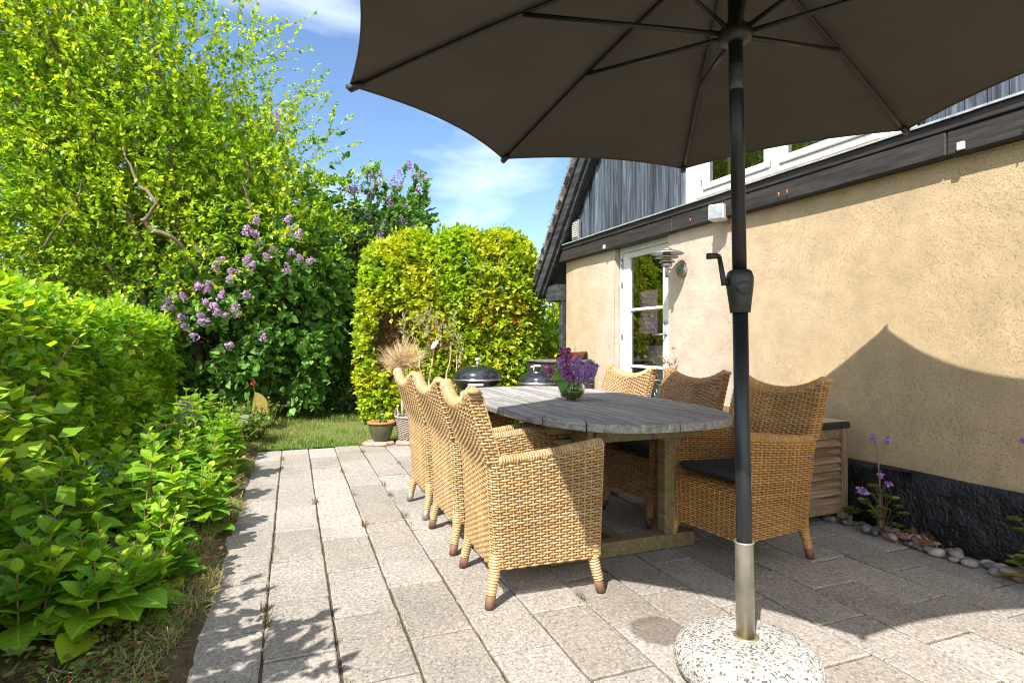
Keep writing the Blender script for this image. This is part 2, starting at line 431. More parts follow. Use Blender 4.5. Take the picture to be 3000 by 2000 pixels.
    M['tar'] = g.set(g.ramp(n, [(.3, (.004, .0045, .006)), (.7, (.013, .0135, .017))]), g.ramp(n, [(.35, .30), (.7, .55)]), g.bump(g.mix(.3, n, f), 1., .05), 0, .5)
    M['beam'] = woodmat('beam_black', [(.012, .010, .010), (.03, .025, .024), (.05, .042, .04)], 0, .6, .5, 16, False)
    # charred blue-grey boards
    g = G('weathered_board'); co = g.coord(scale=(30, 30, 1.2)); isl = g.island()
    ad = g.n('ShaderNodeVectorMath', operation='ADD'); cb = g.n('ShaderNodeCombineXYZ'); r10 = g.math('MULTIPLY', isl, 31.)
    for i in range(3): g.l(r10, cb.inputs[i])
    g.l(co, ad.inputs[0]); g.l(cb.outputs[0], ad.inputs[1])
    n = g.noise(ad.outputs[0], 1., 6, .7, .8)
    c = g.ramp(n, [(.3, (.012, .013, .016)), (.46, (.04, .05, .066)), (.6, (.105, .13, .165)), (.76, (.24, .28, .33))])
    c = g.mix(.7, c, g.mix(1., c, g.ramp(isl, [(0, .4), (1, 1.3)]), 'MULTIPLY'))
    M['board'] = g.set(c, .6, g.bump(n, .7, .006), 0, .4)
    M['bargeb'] = woodmat('barge_board', [(.012, .014, .015), (.035, .038, .042), (.08, .085, .09)], 0, .6, .5, 14, False)
    g = G('thatch'); co = g.coord(scale=(1, 1, 1)); n = g.noise(g.coord(scale=(4, 60, 60)), 1.5, 4, .7); n2 = g.noise(co, 28, 5, .8)
    c = g.ramp(n2, [(.3, (.07, .05, .035)), (.5, (.24, .18, .125)), (.7, (.42, .34, .25))])
    M['thatch'] = g.set(g.mix(.4, c, g.ramp(n, [(.3, .12), (.7, .3)])), .95, g.bump(n2, 1., .05), 0, .1)
    g = G('white_paint'); co = g.coord(); n = g.noise(co, 7, 5, .7); c = g.ramp(n, [(.35, (0.561, 0.552, 0.527)), (.6, (0.663, 0.654, 0.637))])
    M['white'] = g.set(c, .45, g.bump(g.noise(co, 60, 3), .1, .002), 0, .4)
    g = G('peeling_paint'); co = g.coord(); n = g.noise(g.coord(scale=(3, 3, 1)), 9, 5, .75)
    M['peel'] = g.set(g.ramp(n, [(.30, (.10, .085, .07)), (.40, (.55, .53, .5)), (.6, (.74, .73, .70))]), .7, g.bump(n, .5, .004), 0, .3)
    M['lead'] = plain('lead_flashing', (.34, .35, .36), .45, .3, .35, 14, .2)
    M['zinc'] = plain('grey_metal', (.36, .36, .355), .38, .85, .15, 20)
    M['steel'] = plain('steel', (.5, .5, .5), .28, .95, .2, 30)
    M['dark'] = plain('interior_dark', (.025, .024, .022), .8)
    M['floorin'] = plain('interior_floor', (.30, .25, .2), .6)
    M['inwall'] = plain('interior_wall', (.45, .43, .40), .8)
    g = G('window_glass')
    gl = g.n('ShaderNodeBsdfGlossy'); gl.inputs['Roughness'].default_value = .015; gl.inputs[0].default_value = (.95, .97, 1, 1)
    tr = g.n('ShaderNodeBsdfTransparent'); tr.inputs[0].default_value = (.82, .86, .84, 1)
    fr = g.n('ShaderNodeFresnel'); fr.inputs[0].default_value = 1.5
    ms = g.n('ShaderNodeMixShader'); g.l(g.math('ADD', g.math('MULTIPLY', fr.outputs[0], 1.8), .05), ms.inputs[0])
    g.l(tr.outputs[0], ms.inputs[1]); g.l(gl.outputs[0], ms.inputs[2]); g.l(ms.outputs[0], g.out.inputs[0]); M['glass'] = g.m
    # wicker
    def wick(name, cs):
        g = G(name); isl = g.island(); co = g.coord(); n = g.noise(co, 40, 3, .6); nb = g.noise(co, 3.5, 3, .5)
        c = g.ramp(isl, [(0, cs[0]), (.5, cs[1]), (1, cs[2])])
        c = g.mix(.5, c, g.mix(1., c, g.ramp(n, [(.3, .72), (.7, 1.22)]), 'MULTIPLY'))
        c = g.mix(.8, c, g.mix(1., c, g.ramp(nb, [(.3, .74), (.7, 1.14)]), 'MULTIPLY')); c = g.mix(1., c, g.ramp(g.n('ShaderNodeObjectInfo').outputs['Random'], [(0, (.93, .90, .86)), (1, (1.04, 1.03, 1.05))]), 'MULTIPLY')
        return g.set(c, .42, None, 0, .45)
    M['wick'] = wick('wicker_tan', [(.35, .215, .092), (.42, .275, .130), (.48, .345, .185)])
    M['wick2'] = wick('wicker_brown', [(.26, .14, .060), (.33, .185, .08), (.38, .23, .11)])
    M['wick3'] = wick('wicker_orange', [(.38, .19, .060), (.45, .24, .078), (.50, .29, .11)])
    M['cap'] = plain('rusty_cap', (.17, .085, .055), .7, .2, .4, 30, .3)
    M['capz'] = plain('zinc_cap', (.30, .29, .27), .5, .6, .3, 40, .2)
    M['cushion'] = plain('cushion_fabric', (.045, .042, .045), .9, 0, .15, 30, .3, .2)
    M['teak'] = woodmat('grey_teak', [(.10, .092, .088), (.27, .255, .24), (.40, .385, .365)], 0, .8, .7, 26, True)
    M['teakdk'] = woodmat('mossy_teak', [(.13, .095, .045), (.22, .16, .08), (.29, .225, .12)], 0, .75, .4, 18, True, (.13, .13, .035))
    M['crate'] = woodmat('louvre_teak', [(.12, .078, .042), (.26, .175, .10), (.38, .275, .17)], 0, .75, .5, 24, True)
    M['lidbl'] = plain('black_lid', (.02, .02, .022), .5)
    M['lidwd'] = plain('lid_board', (.42, .29, .17), .55, 0, .2, 9)
    # parasol
    g = G('canopy_cloth'); co = g.coord(); w = g.noise(co, 420, 2); n = g.noise(co, 2.5, 4, .6)
    c = g.ramp(n, [(.3, (.098, .086, .077)), (.7, (.120, .106, .096))])
    v = g.voro(co, 2.3, 'F1', 'Distance'); c = g.mix(g.ramp(g.math('ADD', v, g.math('MULTIPLY', g.noise(co, 60, 2), .02)), [(.036, .8), (.050, 0.)]), c, (.42, .37, .30))
    wr_ = g.noise(g.coord(scale=(1, 1, .4)), 7, 3, .55, 1.2); g.set(c, .85, g.bump(w, .15, .002, g.bump(wr_, .45, .02)), 0, .2)
    tr = g.n('ShaderNodeBsdfTranslucent'); g.l(c, tr.inputs[0]); ms = g.n('ShaderNodeMixShader'); ms.inputs[0].default_value = .25
    g.l(g.b.outputs[0], ms.inputs[1]); g.l(tr.outputs[0], ms.inputs[2]); g.l(ms.outputs[0], g.out.inputs[0]); M['canopy'] = g.m
    M['pole'] = plain('anthracite_metal', (.022, .023, .026), .36, .4, .12, 6)
    M['rib'] = plain('rib_metal', (.035, .032, .03), .38, .5, .1, 8)
    M['plast'] = plain('black_plastic', (.018, .017, .017), .45, 0, .1, 12)
    M['tubest'] = plain('worn_steel', (.46, .44, .37), .36, .85, .22, 9, .05)
    g = G('terrazzo'); co = g.coord(); q = g.n('ShaderNodeTexVoronoi', feature='F1'); q.inputs['Scale'].default_value = 150; g.l(co, q.inputs[0])
    sp = g.n('ShaderNodeSeparateXYZ'); g.l(q.outputs['Color'], sp.inputs[0])
    c = g.ramp(sp.outputs[0], [(0, (.09, .085, .08)), (.12, (.26, .235, .2)), (.22, (.46, .43, .39)), (.45, (.60, .58, .54)), (.85, (.70, .68, .65))], 'CONSTANT')
    e = g.voro(co, 150, 'DISTANCE_TO_EDGE', 'Distance'); c = g.mix(g.ramp(e, [(.03, .65), (.12, 0.)]), c, (.36, .335, .29))
    n = g.noise(co, 7, 4, .6); c = g.mix(.7, c, g.mix(1., c, g.ramp(n, [(.35, .7), (.6, 1.05)]), 'MULTIPLY'))
    M['terrazzo'] = g.set(c, .75, g.bump(g.ramp(e, [(0, 0.), (.2, 1.)]), .8, .004), 0, .3)
    # enamel etc
    M['enamel'] = plain('black_enamel', (.012, .014, .018), .12, 0, .1, 5, 0, .7)
    M['grillhandle'] = plain('pale_handle', (.55, .52, .48), .5)
    M['cab'] = plain('black_cabinet', (.028, .024, .026), .5, 0, .2, 8)
    M['terra'] = plain('terracotta', (.50, .17, .06), .7, 0, .2, 14, .1)
    g = G('green_glaze'); co = g.coord(); s = g.n('ShaderNodeSeparateXYZ'); g.l(co, s.inputs[0])
    M['glaze'] = g.set(g.mix(g.noise(co, 18, 4), (.035, .045, .02), (.10, .10, .045)), .3, None, 0, .6)
    M['basket'] = plain('grey_willow', (.30, .245, .20), .8, 0, .4, 40, .2)
    M['stone'] = plain('flat_stone', (.33, .24, .19), .85, 0, .3, 8, .5)
    M['rock'] = plain('rough_rock', (.23, .19, .165), .9, 0, .4, 7, .8)
    g = G('pebble'); co = g.coord(); oi = g.n('ShaderNodeObjectInfo').outputs['Random']
    c = g.ramp(oi, [(0, (.10, .105, .12)), (.3, (.19, .175, .165)), (.55, (.26, .235, .21)), (.75, (.24, .15, .13)), (1., (.36, .34, .31))])
    n = g.noise(co, 45, 4, .7); M['pebble'] = g.set(g.mix(.7, c, g.mix(1., c, g.ramp(n, [(.3, .55), (.7, 1.4)]), 'MULTIPLY')), .7, g.bump(n, .3, .003), 0, .3)
    M['yellow'] = plain('yellow_sheet', (.16, .125, .01), .7, 0, .3, 10)
    M['plast_w'] = plain('white_plastic', (.62, .61, .58), .4)
    M['vasegl'] = None
    g = G('vase_glass'); g.b.inputs['Transmission Weight'].default_value = 1; g.b.inputs['IOR'].default_value = 1.12
    co = g.coord(); cut = g.voro(co, 42, 'DISTANCE_TO_EDGE', 'Distance')
    M['vasegl'] = g.set((.97, .98, .95), .04, g.bump(cut, .35, .004), 0, .6)
    M['water'] = plain('green_water', (.085, .12, .02), .12, 0, .2, 10)
    # plants
    M['bark'] = plain('bark', (.15, .10, .065), .9, 0, .45, 22, .8)
    M['twig'] = plain('twig', (.14, .105, .06), .85, 0, .35, 15)
    M['palebark'] = plain('pale_bark', (.42, .36, .28), .85, 0, .25, 25, .3)
    M['tantwig'] = plain('tan_twig', (.52, .38, .20), .85, 0, .25, 25)
    M['deadtwig'] = plain('dead_twig', (.22, .11, .05), .9, 0, .4, 9)
    M['stem'] = plain('stem_brown', (.25, .17, .085), .8, 0, .35, 12)
    M['tree'] = leafmat('plum_leaf', [(.11, .22, .014), (.24, .36, .014), (.38, .50, .018), (.56, .64, .05)], .42, .4, .9, [(.09, .20, .016), (.14, .30, .016), (.24, .41, .02), (.40, .54, .03)])
    M['beech'] = leafmat('beech_leaf', [(.09, .24, .02), (.17, .35, .025), (.28, .47, .03)], .5, .34, 1.3, [(.15, .31, .018), (.28, .44, .02), (.46, .55, .03)])
    M['hedge'] = leafmat('hedge_leaf', [(.16, .29, .014), (.28, .43, .02), (.44, .56, .04)], .38, .38, 1.1, [(.28, .36, .014), (.44, .49, .02), (.58, .54, .05)])
    M['hedgebr'] = leafmat('brown_leaf', [(.22, .09, .02), (.35, .15, .035), (.42, .24, .05)], .25, .7)
    M['lilac'] = leafmat('lilac_leaf', [(.065, .17, .028), (.105, .235, .036), (.17, .32, .05)], .3, .5, 1.4)
    M['darkl'] = leafmat('dark_leaf', [(.03, .09, .02), (.05, .13, .028), (.10, .19, .03)], .28, .45, 1.)
    M['hydr'] = leafmat('hydrangea_leaf', [(.07, .20, .018), (.12, .30, .022), (.20, .40, .03)], .42, .45, 1.8, [(.18, .34, .018), (.32, .48, .02), (.48, .60, .04)], True, 1.6, .3)
    M['olive'] = leafmat('olive_leaf', [(.18, .19, .10), (.26, .26, .14), (.34, .32, .17)], .2, .6)
    M['weed'] = leafmat('weed_leaf', [(.07, .14, .02), (.13, .20, .03), (.20, .25, .05)], .35, .5)
    M['grass'] = leafmat('grass_blade', [(.05, .12, .02), (.11, .21, .03), (.24, .32, .07)], .3, .5, .9, [(.09, .14, .03), (.20, .23, .06), (.32, .29, .11)])
    M['straw'] = leafmat('dry_grass', [(.22, .15, .07), (.42, .32, .16), (.20, .22, .06)], .15, .7)
    M['dryleaf'] = leafmat('dry_leaf', [(.10, .045, .025), (.24, .10, .045), (.34, .20, .10)], .15, .6)
    M['moss'] = leafmat('joint_moss', [(.06, .065, .015), (.14, .12, .03), (.10, .13, .02)], .15, .7)
    M['silver'] = leafmat('silver_leaf', [(.14, .17, .12), (.20, .24, .17), (.27, .30, .22)], .2, .6)
    M['bloom'] = leafmat('lilac_bloom', [(.46, .27, .58), (.60, .40, .70), (.74, .55, .76)], .25, .6, tcol=1.)
    M['bloomd'] = leafmat('deep_bloom', [(.20, .02, .15), (.30, .05, .24), (.42, .12, .38)], .2, .6, tcol=1.)
    M['bloomv'] = leafmat('violet_bloom', [(.28, .14, .42), (.42, .24, .58), (.56, .38, .70)], .2, .6, tcol=1.)
    M['blue'] = leafmat('blue_bloom', [(.12, .16, .5), (.2, .25, .6)], .2, .6, tcol=1.)
    M['red'] = leafmat('red_bloom', [(.45, .02, .06), (.55, .05, .12)], .2, .6, tcol=1.)
    M['reddish'] = leafmat('reddish_leaf', [(.10, .13, .03), (.16, .15, .04), (.22, .10, .05)], .3, .5)
mk()

# ------------------------------------------------------------------ ground, paving
def ground():
    mb = MB(); mb.grid(np.array([[(x, y, -.045) for x in (-600, -30, 30, 600)] for y in (-600, -20, 40, 900)], float)); struct(mb.build('ground', M['lawn']))
    # slabs: columns along a, .25 wide, .48 long, staggered
    mb = MB(); k = 0; W, L, gp = .251, .481, .0031
    n0 = -.3515
    for c in range(-1, 16):
        na = n0 + W * c if c >= 0 else n0
        if c < 0: continue
        nb = na + W
        if na > 3.5: break
        off = (3.087 if c % 2 == 1 else 2.873) + random.uniform(-.02, .02)
        amax = 6.24 if na < 1.15 else 9.2
        j0 = int(math.floor((-2.6 - off) / L))
        a = off + j0 * L
        while a < amax - .02:
            b = min(a + L, amax)
            if b - a > .04:
                dz = random.gauss(0, .0016); t1 = random.gauss(0, .003); t2 = random.gauss(0, .002)
                g1, g2, g3, g4 = [gp + random.uniform(-.001, .004) for _ in range(4)]
                x0, x1, y0, y1 = na + g1, nb - g2, a + g3, b - g4
                bv = .005
                def zz(x, y): return dz + t1 * (x - (x0 + x1) / 2) + t2 * (y - (y0 + y1) / 2)
                top = []
                # chipped outline, 8 points per long side
                out = []
                for q in np.linspace(0, 1, 6)[:-1]: out.append((x0 + (x1 - x0) * q, y0))
                for q in np.linspace(0, 1, 9)[:-1]: out.append((x1, y0 + (y1 - y0) * q))
                for q in np.linspace(0, 1, 6)[:-1]: out.append((x1 - (x1 - x0) * q, y1))
                for q in np.linspace(0, 1, 9)[:-1]: out.append((x0, y1 - (y1 - y0) * q))
                cx, cy = (x0 + x1) / 2, (y0 + y1) / 2
                o = np.array(out) + rng.normal(size=(len(out), 2)) * .0011
                inn = np.stack([cx + (o[:, 0] - cx) * (1 - bv / (x1 - x0) * 2), cy + (o[:, 1] - cy) * (1 - bv / (y1 - y0) * 2)], 1)
                m = len(o)
                V = np.concatenate([np.c_[o, np.full(m, -.04)], np.c_[o, [zz(*q) - .004 for q in o]], np.c_[inn, [zz(*q) for q in inn]]])
                F = []
                for i in range(m):
                    i2 = (i + 1) % m; F += [(i, i2, m + i2, m + i), (m + i, m + i2, 2 * m + i2, 2 * m + i)]
                mb.add(V, np.array(F)); mb.f.append(np.arange(m) + mb.n - m); mb.c.append(np.array([m]))
            a += L
    o = mb.build('paving', M['slab']); o.rotation_euler = (0, 0, TH); struct(o)
    mb = MB(); xs = np.linspace(-.42, 3.62, 150); ys = np.linspace(-2.7, 9.2, 420)
    X, Y = np.meshgrid(xs, ys, indexing='ij'); Z = -.0105 + rng.normal(size=X.shape) * .0014
    Z = np.where((Y > 6.3) & (X < 1.1), -.05, Z)
    mb.grid(np.stack([X, Y, Z], -1), flip=True); o = mb.build('joint_soil', M['soil']); o.rotation_euler = (0, 0, TH); struct(o)
    # bed soil, left of the path
    mb = MB(); xs = np.linspace(-3.4, -.30, 90); ys = np.linspace(-1.5, 7.5, 240); X, Y = np.meshgrid(xs, ys, indexing='ij')
    Z = .012 + .035 * np.clip((-X - .35) / .5, 0, 1) + .012 * np.sin(X * 9 + Y * 4) * np.cos(Y * 7) + rng.normal(size=X.shape) * .007
    Z = np.where(X > -.33, -.03, Z)
    mb.grid(np.stack([X, Y, Z], -1), flip=True); o = mb.build('flower_bed', M['soil'], smooth=True); o.rotation_euler = (0, 0, TH); struct(o)
    # lawn sheet
    mb = MB(); xs = np.linspace(-4., 2.3, 60); ys = np.linspace(6.26, 12.5, 60); X, Y = np.meshgrid(xs, ys, indexing='ij')
    Z = .004 + .02 * np.sin(X * 2.3) * np.cos(Y * 1.7) + .012 * np.clip(Y - 6.3, 0, 1) + rng.normal(size=X.shape) * .004
    mb.grid(np.stack([X, Y, Z], -1), flip=True); o = mb.build('lawn', M['lawn'], smooth=True); o.rotation_euler = (0, 0, TH); struct(o)
    def topath(n, a): return np.stack([NN[0] * n + AA[0] * a, NN[1] * n + AA[1] * a], 1)
    # lawn grass
    N = 52000; n = rng.uniform(-1.3, 2.2, N); a = 6.24 + rng.random(N) ** 1.4 * 5.5
    bare = (np.sin(n * 3.1 + 1) * np.cos(a * 2.3) > .45) & (a < 7.6) & (rng.random(N) < .75); n = n[~bare]; a = a[~bare]; N = len(n)
    p = np.c_[topath(n, a), np.full(N, .005)]; d = unit(N); d[:, 2] = 0
    mb = MB(); blade_mesh(mb, p, d, rng.uniform(.015, .045, N) * (1 + .8 * (a > 8) + .9 * (np.sin(n * 7) * np.sin(a * 6) > .2)), .0022 + .0004 * (a - 6))
    tag(mb.build('lawn_grass', M['grass']), 'short worn lawn grass beyond the end of the paving', 'grass', kind='stuff')
    # rough grass, clippings and weeds along the bed edge
    N = 23000; a = rng.uniform(.8, 6.6, N); n = -.345 - rng.gamma(1.5, .10, N) + .05 * np.sin(a * 5)
    p = np.c_[topath(n, a), np.full(N, .015)]; d = unit(N); d[:, 2] *= .1
    mb = MB(); blade_mesh(mb, p[:8500], d[:8500], rng.uniform(.02, .07, 8500), .0019)
    tag(mb.build('edge_grass', M['grass']), 'tufty grass and weeds along the edge of the paving by the flower bed', 'grass', kind='stuff')
    mb = MB(); q = p[8500:].copy(); m = len(q); q[:, 2] = rng.uniform(.02, .055, m); dd = unit(m); dd[:, 2] *= .25
    mb.leaves(q, dd, np.tile([0, 0, 1.], (m, 1)) + unit(m) * .3, rng.uniform(.03, .12, m), L_BLADE, .035)
    tag(mb.build('grass_clippings', M['straw']), 'dry grass clippings and straw strewn along the bed edge', 'clippings', kind='stuff')
    N = 1500; a = rng.uniform(1., 6.3, N); n = -.36 - rng.random(N) * .8; p = np.c_[topath(n, a), rng.uniform(.035, .06, N)]
    mb = MB(); mb.leaves(p, unit(N) * [1, 1, .3], np.tile([0, 0, 1.], (N, 1)) + unit(N) * .5, rng.uniform(.025, .06, N), L_SIMPLE)
    tag(mb.build('leaf_litter', M['dryleaf']), 'brown fallen leaves lying under the hydrangeas', 'leaf litter', kind='stuff')
    # clover-like small weeds
    N = 5200; a = rng.uniform(1., 6.6, N); n = -.40 - rng.gamma(2., .13, N); hgt = rng.uniform(.03, .12, N) * np.clip((-n - .3) * 2.5, .3, 1.4)
    p = np.c_[topath(n, a), hgt]; mb = MB(); mb.leaves(p, unit(N) * [1, 1, .4], np.tile([0, 0, 1.], (N, 1)) + unit(N) * .5, rng.uniform(.014, .034, N), L_OV)
    tag(mb.build('ground_cover', M['weed']), 'low leafy weeds covering the soil under the hydrangeas', 'ground cover', kind='stuff')
    # moss and tufts in joints
    N = 3800; c = rng.integers(1, 14, N); n = -.3515 + W * c + rng.normal(size=N) * .005; a = rng.uniform(.9, 6.3, N)
    keep = np.sin(a * 3.1 + c * 2.2) + np.sin(a * 7.7 + c) * .7 + rng.normal(size=N) * .5 > .1; n = n[keep]; a = a[keep]; N = len(n)
    p = np.c_[topath(n, a), np.full(N, -.006)]; d = unit(N); d[:, 2] = 0
    mb = MB(); blade_mesh(mb, p, d, rng.uniform(.005, .014, N), .0016)
    for k in range(46):
        n_ = -.3515 + W * random.randint(1, 12) + random.gauss(0, .006); a_ = random.uniform(1.6, 6.1); m = random.randint(10, 40)
        p = np.c_[topath(n_ + rng.normal(size=m) * .012, a_ + rng.normal(size=m) * .03), np.full(m, 0.)]; d = unit(m); d[:, 2] *= .2
        blade_mesh(mb, p, d, rng.uniform(.012, .045, m), .0016)
    tag(mb.build('joint_weeds', M['moss']), 'moss and tiny weeds growing in the joints of the paving', 'weeds', kind='stuff')
    # loose dry bits on the slabs
    N = 2600; n = rng.uniform(-.3, 3.2, N); a = rng.uniform(1.2, 6.2, N); p = np.c_[topath(n, a), np.full(N, .004)]
    mb = MB(); mb.leaves(p, unit(N) * [1, 1, .05], np.tile([0, 0, 1.], (N, 1)), rng.uniform(.006, .028, N), L_BLADE, .07)
    tag(mb.build('plant_debris', M['straw']), 'tiny dry bits of straw and bark scattered over the slabs', 'debris', kind='stuff')
ground()

# ------------------------------------------------------------------ house (local x to the right along the gable, y inwards, z up)
HO = Vector((2.097, 3.57, 0)); HR = math.atan2(-.9218, .3877)
PF = True
def house():
    h = thing('thatched_house', 'yellow rendered house gable with black timber boards and thatched roof', 'house', HO, HR)
    XL, XR = -3.74, 4.0; DX0, DX1 = -2.64, -1.76; ZB = 2.062
    # wall with slightly uneven surface
    def sheet(x0, x1, z0, z1, y=0., wob=.004, nx=None, nz=None):
        nx = nx or max(2, int((x1 - x0) / .06)); nz = nz or max(2, int((z1 - z0) / .08))
        xs = np.linspace(x0, x1, nx); zs = np.linspace(z0, z1, nz); X, Z = np.meshgrid(xs, zs, indexing='ij')
        Y = y + wob * (np.sin(X * 3.1 + Z * 1.3) + np.sin(Z * 4.2 - X * 1.7) * .7) + .02 * np.clip((-X - 3.35) / .4, 0, 1) ** 2
        return np.stack([X, Y, Z], -1)
    mb = MB()
    mb.grid(sheet(XL, DX0, 0, ZB + .1), flip=False); mb.grid(sheet(DX1, XR, 0, ZB + .1), flip=False)
    mb.box(DX0 - .3, DX0, .003, .34, 0, ZB + .1); mb.box(DX1, DX1 + .3, .003, .34, 0, ZB + .1)
    mb.box(XL, XL + .3, .004 + .02, 6., 0, ZB)                     # side wall going back
    mb.box(XL + .31, XR, .30, .34, ZB - .01, ZB + .05)
    mb.build('wall', M['stucco'], h, smooth=False)
    # tarred plinth, rough
    mb = MB()
    for x0, x1 in ((XL, DX0 - .0), (DX1 + .0, XR)):
        nx = int((x1 - x0) / .025); xs = np.linspace(x0, x1, nx); prof = [(.0, .375), (-.022, .372), (-.034, .36), (-.036, .30), (-.03, .24), (-.045, .18), (-.05, .11), (-.035, .05), (-.03, -.04)]
        P = np.zeros((nx, len(prof), 3))
        for j, (y, z) in enumerate(prof):
            w = min(1, j / 3)
            P[:, j, 0] = xs
            P[:, j, 1] = y + w * (.022 * np.sin(xs * 4.3 + j) * np.sin(xs * 2.1 + 2 + j * .8) + .012 * np.sin(xs * 13 + j * 1.7) + rng.normal(size=nx) * .002)
            P[:, j, 2] = z + (.004 * np.sin(xs * 5)) + (w > .3) * .01 * np.sin(xs * 7 + j * 2)
        mb.grid(P)
    mb.build('plinth', M['tar'], h, smooth=True)
    # beam: lower and upper timber plus lead flashing
    mb = MB(); mb.bbox(XL - .03, -1.62, -.075, .05, ZB, ZB + .13, .006); mb.bbox(-1.617, .60, -.078, .05, ZB + .002, ZB + .13, .006); mb.bbox(.603, XR, -.074, .05, ZB, ZB + .13, .006)
    mb.bbox(XL - .02, XR, -.085, .05, ZB + .132, ZB + .19, .005)
    mb.build('beam', M['beam'], h)
    mb = MB(); xs = np.arange(XL - .03, XR, .9)
    for i, x in enumerate(xs):
        x1 = min(x + .91, XR); z = .0015 * (i % 2)
        V = [(x, -.105, ZB + .185 + z), (x1, -.105, ZB + .185 + z), (x1, -.105, ZB + .197 + z), (x, -.105, ZB + .197 + z), (x, -.02, ZB + .222 + z), (x1, -.02, ZB + .222 + z), (x, -.02, ZB + .2 + z), (x1, -.02, ZB + .2 + z)]
        mb.add(V, [(0, 1, 2, 3), (3, 2, 5, 4), (1, 0, 6, 7), (0, 3, 4, 6), (2, 1, 7, 5)])
    mb.build('flashing', M['lead'], h)
    # gable boards, each board an island, inside the roof line
    GZ = ZB + .205; EX, EZ = -4.17, 1.68; SL = math.tan(R(49.8)); AX = -.15; 
    def rz(x): return EZ + SL * (min(x, 2 * AX - x) - EX) - .06
    mb = MB(); x = XL - .02; WX0, WX1, WZ1 = -1.483, .40, 3.35
    i = 0
    while x < 3.7:
        w = .098; x1 = x + w; y = -.012 if i % 2 else .0
        z1 = rz(x); z2 = rz(x1)
        zlo = GZ
        inwin = x1 > WX0 + .01 and x < WX1 - .01
        if inwin: zlo = WZ1
        if min(z1, z2) > zlo:
            e = .004
            V = [(x + e, y, zlo), (x1 - e, y, zlo), (x1 - e, y, z2), (x + e, y, z1), (x, y + .014, zlo), (x1, y + .014, zlo), (x1, y + .014, z2), (x, y + .014, z1)]
            mb.add(V, np.array([(0, 1, 2, 3), (4, 0, 3, 7), (1, 5, 6, 2), (0, 4, 5, 1)]))
        x = x1; i += 1
    mb.build('gable_boards', M['board'], h)
    mb = MB(); mb.add([(XL, .04, GZ - .1), (WX0, .04, GZ - .1), (WX0, .04, rz(WX0)), (XL, .04, rz(XL))], np.array([(0, 1, 2, 3)]))
    mb.add([(WX1, .04, GZ - .1), (3.6, .04, GZ - .1), (3.6, .04, rz(3.6)), (WX1, .04, rz(WX1))], np.array([(0, 1, 2, 3)]))
    mb.build('backing', M['dark'], h)
    # barge boards + thatch
    def slope(pl, x): return EZ + SL * (x - EX)
    mb = MB(); u = np.array([math.cos(R(49.8)), 0, math.sin(R(49.8))]); nrm = np.array([-u[2], 0, u[0]])
    Lr = (AX - EX) / u[0]
    def rail(mbx, o1, o2, y0, y1, l0, l1, mir=False):
        base = np.array([EX, 0, EZ]); V = []
        for l in (l0, l1):
            for o_, y in ((o1, y0), (o2, y0), (o2, y1), (o1, y1)):
                p = base + u * l + nrm * o_; p[1] = y
                if mir: p[0] = 2 * AX - p[0]
                V.append(p)
        mbx.add(V, [(0, 1, 2, 3), (7, 6, 5, 4), (0, 4, 5, 1), (1, 5, 6, 2), (2, 6, 7, 3), (3, 7, 4, 0)])
    for mir in (0, 1):
        rail(mb, .0, .12, -.16, -.125, -.02, Lr, mir); rail(mb, -.045, .03, -.122, -.095, .03, Lr, mir); rail(mb, .122, .145, -.185, -.10, -.04, Lr, mir)
        rail(mb, .01, .03, -.094, 0., .06, Lr, mir)
    mb.build('barge_board', M['bargeb'], h)
    mb = MB()
    for mir in (0, 1):
        nl = 110; ls = np.linspace(-.14, Lr, nl); prof = [(.15, -.125), (.148, -.17), (.18, -.205), (.225, -.195), (.26, -.13), (.27, .1), (.27, 8.), (.15, 8.), (.15, -.1)]
        P = np.zeros((nl, len(prof), 3))
        for i, l in enumerate(ls):
            for j, (o_, y) in enumerate(prof):
                jj = rng.normal() * .012 if j < 6 else 0; k2 = rng.normal() * .012 if j < 6 else 0
                p = np.array([EX, 0, EZ]) + u * (l + k2) + nrm * (o_ + jj); p[1] = y + jj
                if mir: p[0] = 2 * AX - p[0]
                P[i, j] = p
        mb.grid(P)
        # eave end with ragged straw
        P2 = np.stack([P[0], P[0] + np.array([.0, 0, .0])]); c = P[0].mean(0)
        mb.add(P[0][:-1], [list(range(len(prof) - 1))[::-1 if mir else 1]])
        N = 2600; l = rng.uniform(-.14, Lr, N); o_ = rng.uniform(.16, .27, N); y = np.where(o_ > .225, rng.uniform(-.2, -.05, N), rng.uniform(-.215, -.17, N))
        p = np.array([EX, 0, EZ]) + u * l[:, None] + nrm * o_[:, None]; p[:, 1] = y
        d = -u + .5 * nrm + unit(N) * .35
        if mir: p[:, 0] = 2 * AX - p[:, 0]; d[:, 0] *= -1
        mb.leaves(p, d, unit(N), rng.uniform(.03, .07, N), L_BLADE, .1)
    mb.build('thatched_roof', M['thatch'], h, smooth=False)
    # eave soffit and rear post under the roof overhang at the left corner
    mb = MB(); mb.bbox(XL - .34, XL - .02, -.09, .1, 1.60, 1.80, .006); mb.bbox(XL - .30, XL - .05, .10, 5.5, 1.62, 1.66, .004); mb.bbox(XL - .10, XL - .03, -.03, .06, 1.0, 1.62, .006)
    mb.build('eave', M['bargeb'], h)
    # gable window
    wd = MB(); y0 = -.03; WL, WR, WZ0 = -1.32, .235, ZB + .225
    cz = .012
    wd.bbox(WL, WR, y0, .08, WZ0, WZ0 + .05, .004); wd.bbox(WL, WR, y0, .08, WZ1 - .05, WZ1, .004)
    wd.bbox(WL, WL + .05, y0 - .002, .08, WZ0 - .002, WZ1, .004); wd.bbox(WR - .05, WR, y0 - .002, .08, WZ0 - .002, WZ1, .004); wd.bbox(-.575, -.50, y0 - .002, .08, WZ0 - .002, WZ1, .004)
    win = wd.build('window', M['white'], h)
